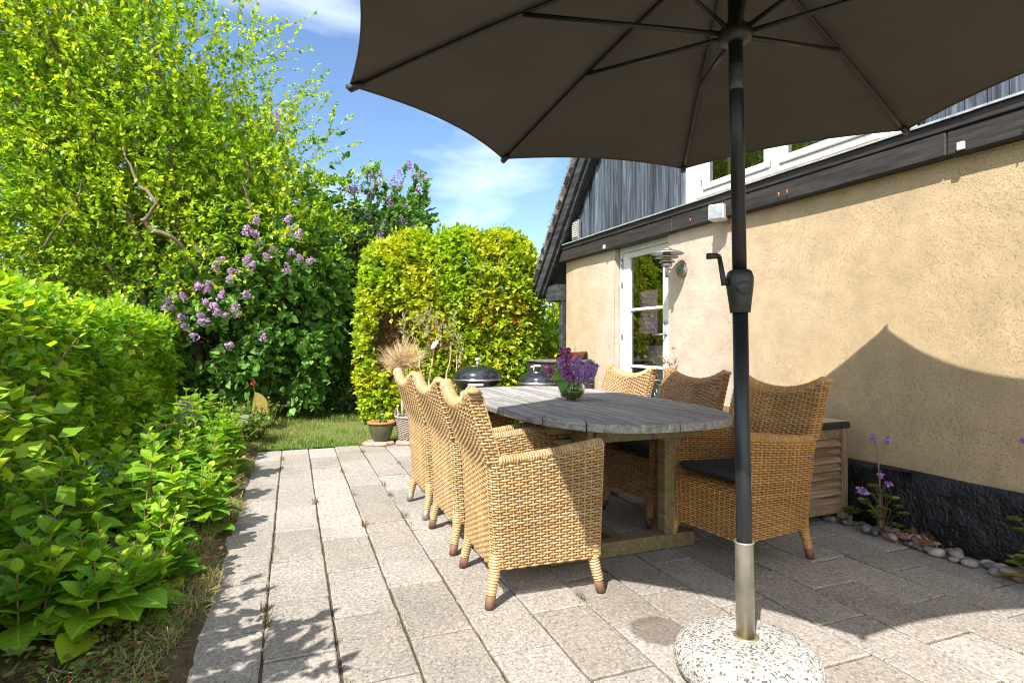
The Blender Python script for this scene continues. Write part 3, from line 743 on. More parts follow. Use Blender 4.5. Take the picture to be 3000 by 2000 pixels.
    for a, b in ((WL + .055, -.58), (-.495, WR - .055)):
        sash = MB(); f = .05; z0, z1 = WZ0 + .054, WZ1 - .054; yy = -.045
        sash.bbox(a, b, yy, .03, z0, z0 + f, .006); sash.bbox(a, b, yy, .03, z1 - f, z1, .006); sash.bbox(a, a + f, yy - .002, .03, z0 + .001, z1, .006); sash.bbox(b - f, b, yy - .002, .03, z0 + .001, z1, .006)
        sash.build('sash', M['white'], win)
        p = MB(); p.grid(np.array([[(x, -.01, z) for z in (z0 + f - .01, z1 - f + .01)] for x in (a + f - .01, b - f + .01)]), flip=PF); p.build('pane', M['glass'], win)
    for z in (2.42, 3.1): hm = MB(); hm.tube([(WL + .052, -.055, z), (WL + .052, -.055, z + .10)], .009, 8); hm.build('hinge', M['lead'], win)
    cs = MB(); cs.bbox(WX0, WL - .003, -.035, .02, GZ + .01, WZ1, .004); cs.build('window_casing', M['peel'], h)
    cs = MB(); cs.bbox(WR + .003, WX1, -.035, .02, GZ + .01, WZ1, .004); cs.build('window_casing', M['peel'], h)
    cs = MB(); cs.bbox(WL + .001, WR - .001, -.062, .02, GZ - .002, WZ0 - .003, .004); cs.build('window_sill', M['crate'], h)
    # room behind the window
    rm = MB(); rm.box(WX0, WX1, .9, 1.6, GZ, WZ1 + .3); rm.build('loft_room', M['dark'], h)
    cu = plain('post_wood', (.50, .32, .15), .7)
    for x, y in ((-1.13, .12), (-.20, .32)): rm = MB(); rm.bbox(x - .03, x + .03, y, y + .06, GZ, WZ1, .004); rm.build('inner_post', cu, h)
    # door
    dr = MB(); yd = .08; d0, d1 = DX0 + .012, DX1 - .004
    dr.bbox(d0, d0 + .035, yd - .02, yd + .06, .13, ZB + .01, .004); dr.bbox(d1 - .035, d1, yd - .02, yd + .06, .13, ZB + .01, .004); dr.bbox(d0 + .035, d1 - .035, yd - .018, yd + .06, ZB - .045, ZB + .01, .004)
    door = dr.build('door', M['white'], h)
    lf = MB(); a, b = d0 + .04, d1 - .04; ga, gb = -2.465, -1.935; y = yd - .008
    lf.bbox(a, ga, y, yd + .045, .15, ZB - .05, .005); lf.bbox(gb, b, y, yd + .045, .15, ZB - .05, .005)
    lf.bbox(ga, gb, y + .002, yd + .045, 1.955, ZB - .05, .005); lf.bbox(ga, gb, y + .002, yd + .045, .15, .285, .005)
    for z in (.85, 1.423): lf.bbox(ga, gb, y + .004, yd + .04, z - .014, z + .014, .004)
    lf.build('door_leaf', M['white'], door)
    p = MB()
    for z0, z1 in ((.28, .838), (.862, 1.411), (1.435, 1.96)): p.grid(np.array([[(x, yd + .012, z) for z in (z0, z1)] for x in (ga - .003, gb + .003)]), flip=PF)
    p.build('pane', M['glass'], door)
    hd = MB(); hz = 1.165; hx = -1.888
    hd.tube([(hx, y, hz), (hx, y - .045, hz), (hx - .015, y - .055, hz), (hx - .12, y - .055, hz - .004)], [.011, .010, .010, .009], 10)
    hd.lathe([(0, -.006), (.024, -.006), (.026, 0), (0, 0)], 20, M=T((hx, y, hz), 0, R(90))); hd.build('handle', M['steel'], door, smooth=True)
    hd = MB(); hd.lathe([(0, 0), (.022, 0), (.020, .012), (.008, .014), (0, .014)], 20, M=T((hx, y, hz + .115), 0, R(90)))
    hd.build('lock_cylinder', M['steel'], door, smooth=True)
    for z in (.45, 1.12, 1.66, 1.86): hg = MB(); hg.tube([(a - .004, y - .012, z), (a - .004, y - .012, z + .10)], .009, 8); hg.build('hinge', M['steel'], door, smooth=True)
    st = MB(); st.bbox(DX0 + .003, DX1 - .003, -.02, .2, -.02, .128, .006); st.build('door_step', M['rock'], h)
    # calendar poster hung inside, pale cabinet, room
    gp = G('calendar_paper'); co = gp.coord(); br = gp.n('ShaderNodeTexBrick'); br.inputs['Scale'].default_value = 1; br.offset = 0
    br.inputs['Brick Width'].default_value = .055; br.inputs['Row Height'].default_value = .045; br.inputs['Mortar Size'].default_value = .0022
    br.inputs['Color1'].default_value = (.72, .50, .60, 1); br.inputs['Color2'].default_value = (.66, .40, .54, 1); br.inputs['Mortar'].default_value = (.35, .08, .25, 1)
    mp = gp.coord(rot=(R(90), 0, 0)); gp.l(mp, br.inputs[0]); gp.set(br.outputs[0], .7)
    pc = MB(); pc.bbox(-2.51, -2.21, yd + .14, yd + .145, 1.18, 1.62, .001); pc.build('wall_calendar', gp.m, h)
    rb = MB(); rb.bbox(-2.64, -1.9, .36, .42, .125, 1.06, .01); rb.build('inner_cabinet', M['inwall'], h)
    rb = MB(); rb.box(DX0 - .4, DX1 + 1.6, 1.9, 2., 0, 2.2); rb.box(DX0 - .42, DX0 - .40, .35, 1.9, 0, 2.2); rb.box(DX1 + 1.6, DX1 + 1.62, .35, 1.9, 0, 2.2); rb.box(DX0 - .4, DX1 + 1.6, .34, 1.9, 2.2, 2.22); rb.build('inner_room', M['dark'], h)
    rb = MB(); rb.box(DX0 - .4, DX1 + 1.6, .201, 1.9, .10, .12); rb.build('inner_floor', M['floorin'], h)
    # small vent on boards
    v = MB(); vx = -3.46; vz = 2.285
    v.bbox(vx, vx + .15, -.06, -.013, vz, vz + .22, .006); ve = v.build('air_vent', M['zinc'], h)
    v = MB(); 
    for i in range(7): v.box(vx + .018, vx + .132, -.066, -.0605, vz + .03 + i * .025, vz + .045 + i * .025)
    v.build('vent_slats', M['inwall'], ve)
    # nails / hooks on beam
    for x in (-1.35, -.45, -.38, .95): hk = MB(); hk.tube([(x, -.08, ZB + .06), (x, -.10, ZB + .06), (x + .014, -.105, ZB + .045), (x + .004, -.10, ZB + .03)], .003, 6); hk.build('hook', M['terra'], h, smooth=True)
    for x in (.66, -2.72): hb = MB(); hb.bbox(x, x + .035, -.095, -.08, ZB + .01, ZB + .05, .003); hb.build('metal_bracket', M['plast_w'], h)
house()
def H(x, y, z): 
    v = Matrix.Rotation(HR, 3, 'Z') @ Vector((x, y, z)) + HO; return v

def wall_lamp():
    t = thing('wall_lamp', 'grey metal wall lamp with three round shades beside the glazed door', 'lamp', H(-1.554, 0, 1.72), HR)
    mb = MB(); mb.lathe([(0, .001), (.06, .001), (.06, .028), (.05, .036), (0, .036)], 28, M=T((0, 0, 0), 0, R(90))); mb.build('wall_plate', M['zinc'], t, True)
    p = -.175
    mb = MB(); mb.tube([(0, -.03, 0), (0, p, 0)], .008, 10); mb.tube([(0, p, -.07), (0, p, .06)], .0155, 14); mb.lathe([(0, .02), (.042, .022), (.045, .03), (.045, .058), (.03, .062), (0, .062)], 24, (0, p, 0)); mb.build('lamp_arm', M['zinc'], t, True)
    def shade(r, z, nm='shade'):
        s = MB(); s.lathe([(.03, z + .03 * r / .145), (r * .5, z + .022 * r / .145), (r * .85, z + .007), (r, z - .008), (r - .004, z - .010), (r * .8, z + .002), (r * .5, z + .014), (.03, z + .02)], 40, (0, p, 0)); s.build(nm, M['zinc'], t, True)
    shade(.145, .14); shade(.098, .108); shade(.07, .068)
    s = MB(); s.lathe([(0, .19), (.02, .187), (.04, .175), (.05, .16), (.05, .155), (0, .155)], 28, (0, p, 0)); s.build('top_dome', M['zinc'], t, True)
    g = MB(); g.lathe([(.036, .06), (.036, .16)], 24, (0, p, 0)); g.build('glass_cylinder', plain('amber_glass', (.30, .26, .08), .1), t, True)
wall_lamp()
def floodlight():
    t = thing('outdoor_speaker', 'small white box speaker fixed under the black beam behind the parasol pole', 'speaker', H(-1.02, -.10, 2.10), HR + .5)
    mb = MB(); mb.bbox(-.06, .06, -.06, .05, -.06, .06, .008); mb.build('speaker_body', M['plast_w'], t)
    mb = MB(); mb.bbox(-.05, .05, -.063, -.0605, -.05, .05, .001); mb.build('speaker_grille', M['zinc'], t)
    mb = MB(); mb.tube([(.02, .05, -.03), (.05, .07, -.075), (.10, .10, -.07)], .005, 8); mb.build('cable', M['terra'], t, True)
floodlight()

# ------------------------------------------------------------------ parasol
PX, PY = .771, 1.886
def parasol():
    t = thing('parasol', 'large open dark brown eight-ribbed parasol on an anthracite crank pole', 'parasol', (PX, PY, .03)); t.rotation_euler = (0, R(-1.0), 0)
    o = -.03
    mb = MB(); mb.tube([(0, 0, .0), (0, 0, 1.20)], .0245, 28); mb.tube([(0, 0, 1.02 + .19), (0, 0, 1.165 + .13)], .0255, 28); mb.tube([(0, 0, 1.168), (0, 0, 1.198)], .0262, 28)
    mb.tube([(0, 0, 1.29), (0, 0, 2.42)], .0225, 28); mb.build('pole', M['pole'], t, True)
    # crank housing
    mb = MB(); hs = [(1.165, .030, .030), (1.20, .034, .034), (1.25, .040, .040), (1.28, .041, .041), (1.298, .036, .036), (1.305, .028, .028)]
    V = []; n = 24
    for z, rx, ry in hs:
        for i in range(n):
            a = 2 * math.pi * i / n; V.append((rx * np.sign(math.cos(a)) * abs(math.cos(a)) ** .75, ry * np.sign(math.sin(a)) * abs(math.sin(a)) ** .75, z))
    F = [(k * n + i, k * n + (i + 1) % n, (k + 1) * n + (i + 1) % n, (k + 1) * n + i) for k in range(len(hs) - 1) for i in range(n)]
    mb.add(V, F + [tuple(range((len(hs) - 1) * n, len(hs) * n))] + [tuple(range(n))[::-1]])
    mb.lathe([(0, .042), (.018, .042), (.026, .036), (.028, .02)], 28, M=T((0, .0, 1.245), 0, R(90)))
    hb = mb.build('crank_housing', M['plast'], t, True)
    mb = MB(); mb.tube([(-.036, 0, 1.265), (-.054, 0, 1.265)], .011, 12); mb.tube([(-.052, -.005, 1.255), (-.055, -.005, 1.27), (-.068, -.006, 1.35)], [.010, .009, .007], 10); mb.tube([(-.066, -.006, 1.35), (-.075, -.006, 1.352)], .007, 10)
    mb.tube([(-.074, -.006, 1.352), (-.108, -.006, 1.351)], [.009, .0105], 12); mb.build('crank', M['plast'], t, True)
    # tilt sleeve
    mb = MB(); mb.lathe([(.0227, 1.895), (.0238, 1.897), (.0238, 1.975), (.0227, 1.977)], 28); mb.build('tilt_sleeve', plain('scuffed_sleeve', (.06, .062, .065), .35, .2, .5, 30), t, True)
    mb = MB(); mb.lathe([(.024, 2.05), (.05, 2.055), (.054, 2.075), (.05, 2.095), (.03, 2.11), (.024, 2.13)], 32); mb.build('runner_hub', M['rib'], t, True)
    mb = MB(); mb.lathe([(0, 2.40), (.04, 2.40), (.045, 2.42), (.02, 2.44), (0, 2.44)], 24); mb.build('top_notch', M['rib'], t, True)
    R0, ZR, ZA = 1.35, 2.035, 2.425; A0 = R(80.4)
    def ribp(k, s):
        a = A0 + k * math.pi / 4; r = R0 * s; z = ZA + (ZR - ZA) * (s + .05 * math.sin(math.pi * s) * -1)
        return np.array([r * math.cos(a), r * math.sin(a), z])
    cv = MB(); ns, nt_ = 15, 15
    for k in range(8):
        for lay, dz in ((0, 0.), (1, .003)):
            P = np.zeros((ns, nt_, 3))
            for i in range(ns):
                s = .012 + .988 * i / (ns - 1)
                a, b = ribp(k, s), ribp(k + 1, s)
                for j in range(nt_):
                    q = j / (nt_ - 1); p = a * (1 - q) + b * q; w = 4 * q * (1 - q)
                    f = 1 - .045 * w * s ** 3; c0 = np.array([0, 0, 0]); p[0] *= f; p[1] *= f
                    p[2] += w * (-.012 * math.sin(math.pi * s)) + .045 * w * s ** 3 * .30 * 1 + dz
                    e = max(0, (abs(q - .5) * 2 - .7) / .3)
                    p[2] += .0025 * math.sin(s * 55 + k) * e * (1 - e) * 4 * s
                    P[i, j] = p
            cv.grid(P, flip=(lay == 0))
    cv.build('canopy', M['canopy'], t, True)
    hm = MB()
    for k in range(8):
        pts = []
        for j in range(15):
            q = j / 14; a, b = ribp(k, 1.), ribp(k + 1, 1.); p = a * (1 - q) + b * q; w = 4 * q * (1 - q); f = 1 - .045 * w; p[0] *= f; p[1] *= f; p[2] += .0135 * w; pts.append(p)
        hm.tube(pts, .0035, 6)
    hm.build('canopy_hem', M['canopy'], t, True)
    for k in range(8):
        mb = MB(); pts = [ribp(k, s) + np.array([0, 0, -.014]) for s in np.linspace(.03, .985, 12)]; mb.tube(pts, .0075, 8); rb = mb.build('rib', M['rib'], t, True)
        mb = MB(); e = ribp(k, 1.0); e1 = ribp(k, .965); mb.tube([e1 + [0, 0, -.015], e + [0, 0, -.010], e * [1.01, 1.01, 1] + [0, 0, -.002]], [.012, .016, .008], 10); mb.build('end_cap', M['plast'], rb, True)
        a = A0 + k * math.pi / 4; m = ribp(k, .52) + np.array([0, 0, -.018])
        mb = MB(); mb.tube([(.045 * math.cos(a), .045 * math.sin(a), 2.085), m], .0085, 8); mb.build('strut', M['rib'], t, True)
    b = thing('terrazzo_stand', 'round speckled terrazzo parasol base with a worn steel socket tube', 'parasol base', (PX, PY, 0))
    mb = MB(); prof = [(0, 0.003), (.20, .003), (.222, .02), (.232, .05), (.226, .08), (.205, .103), (.16, .122), (.10, .131), (.05, .132), (0, .132)]
    pp = [];
    for i in range(len(prof) - 1):
        for q in (0, .5): pp.append(tuple(np.array(prof[i]) * (1 - q) + np.array(prof[i + 1]) * q))
    mb.lathe(pp + [prof[-1]], 64, (0, 0, 0)); mb.build('terrazzo_disc', M['terrazzo'], b, True)
    mb = MB(); Mx = T((0, 0, 0), 0, 0, R(-1.0))
    mb.lathe([(.0262, .12), (.0292, .12), (.0292, .438), (.0325, .441), (.0325, .445), (.0265, .446), (.0262, .43)], 40, M=Mx); mb.build('socket_tube', M['tubest'], b, True)
    mb = MB(); mb.lathe([(.028, .1315), (.040, .1315), (.040, .1345), (.036, .136), (.030, .136)], 32); mb.build('collar', plain('brass_collar', (.42, .36, .2), .45, .8), b, True)
parasol()

# ------------------------------------------------------------------ wicker chair
PITCH, RIBS, STEP = .0135, .029, .0097
def resample(p, n, closed):
    if closed: p = np.vstack([p, p[:1]])
    seg = np.linalg.norm(np.diff(p, axis=0), axis=1); s = np.concatenate([[0], np.cumsum(seg)])
    t = np.linspace(0, s[-1], n + 1)[:-1] if closed else np.linspace(0, s[-1], n)
    return np.stack([np.interp(t, s, p[:, i]) for i in range(3)], 1), s[-1]
def strand_rows(mb, fn, rows, closed=True, hh=.0061, th=.0029, amp=.0037, ribs=True):
    """fn(v)->polyline (.,3) for v in 0..1; emits woven strands over the whole surface"""
    _, Lm = resample(fn(.3), 10, closed)
    nr = max(2, int(round(Lm / RIBS / 2)) * 2); n = nr * 3
    rws = []
    for k in range(rows):
        p, _ = resample(fn((k + .5) / rows), n, closed)
        tan = (np.roll(p, -1, 0) - np.roll(p, 1, 0)) if closed else np.gradient(p, axis=0)
        tan /= np.linalg.norm(tan, axis=1)[:, None] + 1e-9
        rws.append((p, tan))
    for k in range(rows):
        p, tan = rws[k]; k2 = min(k + 1, rows - 1); k0 = max(k - 1, 0)
        up = rws[k2][0] - rws[k0][0]; ul = np.linalg.norm(up, axis=1)[:, None]; up = up / (ul + 1e-9)
        nr_ = np.cross(tan, up); nr_ /= np.linalg.norm(nr_, axis=1)[:, None] + 1e-9
        off = amp * np.cos(np.arange(n) * math.pi / 3 + math.pi * k)
        p = p + nr_ * (off + rng.normal() * .0003)[:, None]
        h_ = (ul[:, 0] / (k2 - k0) * .5 * (hh / .00675))[:, None]
        V = np.stack([p + up * h_, p + nr_ * th, p - up * h_, p - nr_ * th], 1).reshape(-1, 3)
        i = np.arange(n if closed else n - 1)[:, None]; j = np.arange(4)[None]; i2 = (i + 1) % n; j2 = (j + 1) % 4
        mb.add(V, np.stack([i * 4 + j, i2 * 4 + j, i2 * 4 + j2, i * 4 + j2], -1).reshape(-1, 4))
    if ribs:
        P = np.array([q[0] for q in rws])
        for q in range(0, n, 3):
            mb.tube(P[::3, q], .0042, 4, caps=False)
def ridged(mb, pts, r, pitch=.0105, amp=.0016, n=9):
    pts = np.asarray(pts, float); seg = np.linalg.norm(np.diff(pts, axis=0), axis=1); s = np.concatenate([[0], np.cumsum(seg)])
    m = int(s[-1] / pitch) * 6 + 1; t = np.linspace(0, s[-1], m); P = np.stack([np.interp(t, s, pts[:, i]) for i in range(3)], 1)
    rr = np.interp(t, s, np.broadcast_to(r, (len(pts),)))
    mb.tube(P, rr + amp * np.sin(t / pitch * 2 * math.pi), n)
def wrapped(mb, pts, R_, pitch=.0115, r=.0052, tilt=.25, k=12):
    """core tube wound with strand after strand"""
    pts = np.asarray(pts, float); seg = np.linalg.norm(np.diff(pts, axis=0), axis=1); s = np.concatenate([[0], np.cumsum(seg)]); m = int(s[-1] / pitch)
    t = (np.arange(m) + .5) * s[-1] / m; P = np.stack([np.interp(t, s, pts[:, i]) for i in range(3)], 1); D = np.gradient(P, axis=0); D /= np.linalg.norm(D, axis=1)[:, None]
    mb.tube(pts, R_ - r * .9, k)
    a = np.arange(k) * 2 * math.pi / k
    for p, d in zip(P, D):
        u = np.cross(d, [0, 0, 1.]); u /= np.linalg.norm(u) + 1e-9; v = np.cross(u, d); Rr = (R_ - r * .6) * (1 + rng.normal() * .02); tl = tilt + rng.normal() * .05
        ring = p + Rr * (np.cos(a)[:, None] * u + np.sin(a)[:, None] * v) + (d * Rr * tl) * np.cos(a)[:, None]
        mb.tube(ring, r * (1 + rng.normal() * .06), 4, closed=True)
def xb(z): return -.24 - .02 * np.clip((z - .16) / .4, 0, 1) - .30 * np.clip(z - .56, 0, None)
def yw(z): return .236 + .034 * np.clip((z - .16) / .5, 0, 1)
XF = .25; ZS = .405
def rrect(x0, x1, y, r, z, nc=5):
    """rounded rectangle, counter-clockwise, symmetric in y"""
    P = []
    for cx, cy, a0 in ((x1 - r, y - r, 0), (x0 + r, y - r, 90), (x0 + r, -y + r, 180), (x1 - r, -y + r, 270)):
        for i in range(nc): a = R(a0 + 90 * i / (nc - 1)); P.append((cx + r * math.cos(a), cy + r * math.sin(a), z))
    return np.array(P)
def ztop_back(y): return .828 + .072 * (np.abs(y) / .27) ** 2.2
def ztop_arm(x): return .615 + .05 * np.clip((x + .27) / .52, 0, 1) ** 1.4
def ushell(v):
    """U-shaped wall: outer skin from the near front corner round the back to the far front, inner skin back again"""
    TK = .034; P = []; Q = []
    S = rrect(xb(.5), XF, yw(.5), .035, 0)                      # only used for the corner pattern
    path = [(XF, -1.)] + [(q, -1.) for q in np.linspace(.9, -.93, 14)]
    zt = lambda x: ztop_arm(x)
    def pt(fx, fy, inset):
        # fx: 1 front .. -1 back ; fy -1..1
        x0 = XF * (fx + 1) / 2 + xb(.5) * (1 - fx) / 2; z = .155 + v * (zt(x0) - .155); y = yw(z) - inset; xbk = xb(z) + inset
        return (xbk + (fx + 1) / 2 * (XF - (inset > 0) * .004 - xbk), fy * y, z)
    fr = [(f, -1) for f in np.linspace(1, -.88, 14)]; bk = [(-1, g) for g in np.linspace(-.86, .86, 13)]; fl = [(f, 1) for f in np.linspace(-.88, 1, 14)]
    cor1 = [(-.965, -.965)]; cor2 = [(-.965, .965)]
    seq = fr + cor1 + bk + cor2 + fl
    P = [pt(a, b, 0) for a, b in seq]; Q = [pt(a, b, TK) for a, b in seq[::-1]]
    return np.array(P + Q)[::-1]
def chair_base():
    mb = MB()
    strand_rows(mb, ushell, 40)
    strand_rows(mb, lambda v: np.array([(XF - .003, q * (yw(.155 + v * (ZS - .155)) - .030), .155 + v * (ZS - .155)) for q in np.linspace(-1, 1, 5)]), 21, closed=False)
    return mb
ZB0 = .604
def chair_back():
    mb = MB(); TK = .062
    def fn(v):
        ys = np.linspace(-1, 1, 21); P = []
        for q in ys:
            y0 = q * .27; z = ZB0 + v * (ztop_back(y0) - ZB0); y = q * (yw(z) - .002) ; bow = .028 * (1 - q * q) * np.clip((z - .60) / .2, 0, 1)
            P.append((xb(z) - bow, y, z))
        Q = []
        for q in ys[::-1]:
            y0 = q * .27; z = ZB0 + v * (ztop_back(y0) - ZB0); y = q * (yw(z) - .006); bow = .03 * (1 - q * q) * np.clip((z - .60) / .2, 0, 1)
            Q.append((xb(z) - bow + TK, y, z))
        return np.array(P + Q)[::-1]
    strand_rows(mb, fn, 23)
    return mb
def chair_rim():
    mb = MB(); pts = []
    for q in np.linspace(-1, 1, 25):
        z = ztop_back(q * .27); bow = .028 * (1 - q * q); pts.append((xb(z) - bow + .030, q * .262, z - .004))
    wrapped(mb, pts, .032, .0125, .0064)
    for s in (-1, 1):
        z = ztop_back(.27); mb.lathe([(0, .0), (.026, .003), (.03, .014), (.022, .024), (0, .028)], 12, M=T((xb(z) + .030, s * .268, z - .012)))
    return mb
def chair_arm(s):
    mb = MB()
    pts = [(xb(.62) + .055 + q * (XF - xb(.62) - .062), s * (yw(.66) - .016), ztop_arm(xb(.62) + q * (XF - xb(.62))) - .002) for q in np.linspace(0, 1, 14)]
    wrapped(mb, pts, .0215, .0115, .0054, .2, 10)
    return mb
def chair_leg(sx, sy):
    mb = MB(); ridged(mb, [(sx * .222 + (.004 if sx > 0 else -.0), sy * .212, .22), (sx * .226, sy * .214, .15), (sx * .246, sy * .226, .058)], [.026, .025, .0205], .0125, .0022, 12); return mb
def chair_cap(sx, sy):
    mb = MB(); mb.tube([(sx * .2447, sy * .2248, .055), (sx * .2555, sy * .2315, .002)], [.0215, .0195], 14); return mb
def seat_panel():
    mb = MB(); x0, x1 = -.20, .225
    strand_rows(mb, lambda v: np.array([(x0 + (x1 - x0) * q, -.222 + v * .444, .392) for q in np.linspace(0, 1, 5)]), 30, closed=False, hh=.0052)
    return mb
def make_chair(wm, cm, label):
    t = thing('wicker_chair', label, 'chair', group='wicker armchairs round the table')
    chair_base().build('base', wm, t, True); bk = chair_back().build('backrest', wm, t, True); chair_rim().build('top_rim', wm, bk, True)
    for s in (-1, 1): chair_arm(s).build('armrest', wm, t, True)
    seat_panel().build('seat', wm, t, True)
    for sx in (-1, 1):
        for sy in (-1, 1):
            l = chair_leg(sx, sy).build('leg', wm, t, True); chair_cap(sx, sy).build('foot_cap', cm, l, True)
    return t
c1 = make_chair(M['wick'], M['cap'], 'tan wicker armchair nearest the camera on the flower bed side of the table')
def place(o, x, y, deg): o.location = (x, y, 0); o.rotation_euler = (0, 0, R(deg)); return o
place(c1, .075, 2.655, 18.5)
def setmat(o, a, b):
    for ch in o.children:
        if ch.type == 'MESH' and ch.material_slots[0].material == a:
            ch.material_slots[0].link = 'OBJECT'; ch.material_slots[0].material = b
        setmat(ch, a, b)
specs = [(-.152, 3.26, 21.5, None, 'tan wicker armchair in the middle on the flower bed side of the table'),
         (-.385, 3.85, 22, 'z', 'tan wicker armchair with grey metal feet, farthest on the flower bed side of the table'),
         (1.178, 2.99, 208, None, 'wicker armchair with a dark cushion standing right behind the parasol pole'),
         (.935, 3.70, 206, None, 'brown wicker armchair in the middle on the house side of the table'),
         (.625, 4.30, 207, None, 'golden wicker armchair in front of the glazed door, farthest on the house side')]
for x, y, a, f, lab in specs:
    c = copy_tree(c1); c['label'] = lab; place(c, x, y, a)
    if f: setmat(c, M['cap'], M['capz'])
    if 'brown' in lab: setmat(c, M['wick'], M['wick2'])
    if 'pole' in lab: setmat(c, M['wick'], M['wick3'])
def cushion(x, y, a, lab, tilt=4):
    mb = MB(); n = 20; us = np.linspace(-1, 1, n); P = np.zeros((n, n, 3)); Q = np.zeros((n, n, 3))
    def sq(u): return np.sign(u) * (1 - (1 - abs(u)) ** 1.0)
    for i, u in enumerate(us):
        for j, v in enumerate(us):
            e = max(abs(u), abs(v)); b = (1 - e ** 6) ** .5
            rr = 1 - .05 * (abs(u * v)) ** 4
            P[i, j] = (u * .218 * rr, v * .20 * rr, .026 * b + .006 * (1 - u * u) * (1 - v * v)); Q[i, j] = (u * .218 * rr, v * .20 * rr, -.026 * b)
    mb.grid(P, flip=True); mb.grid(Q)
    t = mb.build('seat_cushion', M['cushion'], None, True); tag(t, lab, 'cushion', 'dark seat cushions')
    r = R(a); t.location = (x + .025 * math.cos(r), y + .025 * math.sin(r), .437); t.rotation_euler = (0, R(-tilt), r)
cushion(1.178, 2.99, 208, 'dark grey seat cushion on the chair right behind the parasol pole')
cushion(.935, 3.70, 206, 'dark grey seat cushion on the middle chair on the house side', 1)

# ------------------------------------------------------------------ table
def table():
    cx, cy = .361, 3.538; rz = math.atan2(.933, -.36)
    t = thing('garden_table', 'weathered grey oval teak table with mossy trestle legs', 'table', (cx, cy, 0), rz)
    HL, HW, PW, ZT, TH_ = 1.10, .56, 3.0, .742, .036
    def outline(th, k=1., off=0):
        c, s = math.cos(th), math.sin(th); r = (abs(c / (HL - off)) ** PW + abs(s / (HW - off)) ** PW) ** (-1 / PW); return np.array([r * c, r * s])
    mb = MB()
    bw = .075
    cuts = [0.02, .42, .62, 1.15, 1.60, 2.08, 2.52, 2.74, 3.12, 3.62, 3.80, 4.25, 4.70, 5.2, 5.66, 5.9, 6.303]
    def strip(th0, th1):
        ths = np.linspace(th0 + .003, th1 - .003, 12); O = np.array([outline(a) for a in ths]); I = np.array([outline(a, 1, bw) for a in ths]); n = len(ths)
        rings = [(O * .9985, ZT - TH_), (O, ZT - TH_ + .005), (O, ZT - .006), (O + (I - O) * .06, ZT), (I + (O - I) * .03, ZT), (I, ZT - .003), (I, ZT - TH_)]
        P = np.stack([np.c_[q, np.full(n, z)] for q, z in rings], 1); mb.grid(P, flip=True)
        mb.add(P[0], [tuple(range(len(rings)))]); mb.add(P[-1], [tuple(range(len(rings)))[::-1]])
    for a, b in zip(cuts[:-1], cuts[1:]): strip(a, b)
    # planks
    npk = 11; w = 2 * (HW - bw) / npk
    def lim(y):
        y = min(abs(y), HW - bw - 1e-6); return (HL - bw) * (1 - (y / (HW - bw)) ** PW) ** (1 / PW)
    for i in range(npk):
        y0 = -(HW - bw) + i * w + .0022; y1 = y0 + w - .0044
        for (xa, xbb) in ((-9, -.302), (-.298, .298), (.302, 9)):
            ys = np.linspace(y0, y1, 7); lo = [max(-lim(y) + .003, xa) for y in ys]; hi = [min(lim(y) - .003, xbb) for y in ys]
            if max(hi) < xa or min(lo) > xbb: continue
            dz = random.uniform(-.0012, .0006)
            P = np.array([[(l, y, ZT + dz), (h_, y, ZT + dz)] for y, l, h_ in zip(ys, lo, hi)]); mb.grid(P, flip=True)
            Q = P.copy(); Q[..., 2] = ZT - .022; mb.grid(Q)
            for e in (0, 6): mb.add([P[e, 0], P[e, 1], Q[e, 1], Q[e, 0]], [(0, 1, 2, 3) if e == 6 else (3, 2, 1, 0)])
            for e in (0, 1):
                S = np.stack([P[:, e], Q[:, e]], 1); mb.grid(S, flip=(e == 0))
    mb.build('tabletop', M['teak'], t)
    mb = MB(); z1 = ZT - TH_ - .001
    for y in (-.30, .30): mb.bbox(-.80, .80, y - .018, y + .018, z1 - .085, z1, .003)
    for x in (-.80, .80, 0): mb.bbox(x - .018, x + .018, -.2815, .2815, z1 - .08, z1 - .001, .003)
    for x in (-.62, .62): mb.bbox(x - .035, x + .035, -.44, .44, z1 - .055, z1 - .0015, .006)
    mb.build('apron', M['teakdk'], t)
    for x in (-.60, .60):
        for y in (-.27, .27):
            lg = MB(); lg.bbox(x - .034, x + .034, y - .034, y + .034, .081, z1 - .09, .004); lg.build('leg', M['teakdk'], t)
            br = MB(); sy = 1 if y > 0 else -1
            br.add([(x - .02, y + sy * .036, z1 - .09), (x - .02, y + sy * .036, z1 - .20), (x - .02, y + sy * .09, z1 - .13), (x - .02, y + sy * .14, z1 - .09), (x + .02, y + sy * .036, z1 - .09), (x + .02, y + sy * .036, z1 - .20), (x + .02, y + sy * .09, z1 - .13), (x + .02, y + sy * .14, z1 - .09)],
                   [(0, 1, 2, 3), (7, 6, 5, 4), (1, 5, 6, 2), (2, 6, 7, 3), (0, 4, 5, 1), (3, 7, 4, 0)]); br.build('brace', M['teakdk'], t)
        f = MB(); f.bbox(x - .038, x + .038, -.43, .43, .003, .08, .006); f.build('foot_beam', M['teakdk'], t)
    s = MB(); s.bbox(-.565, .565, -.03, .03, .02, .075, .004); s.build('stretcher', M['teakdk'], t)
table()

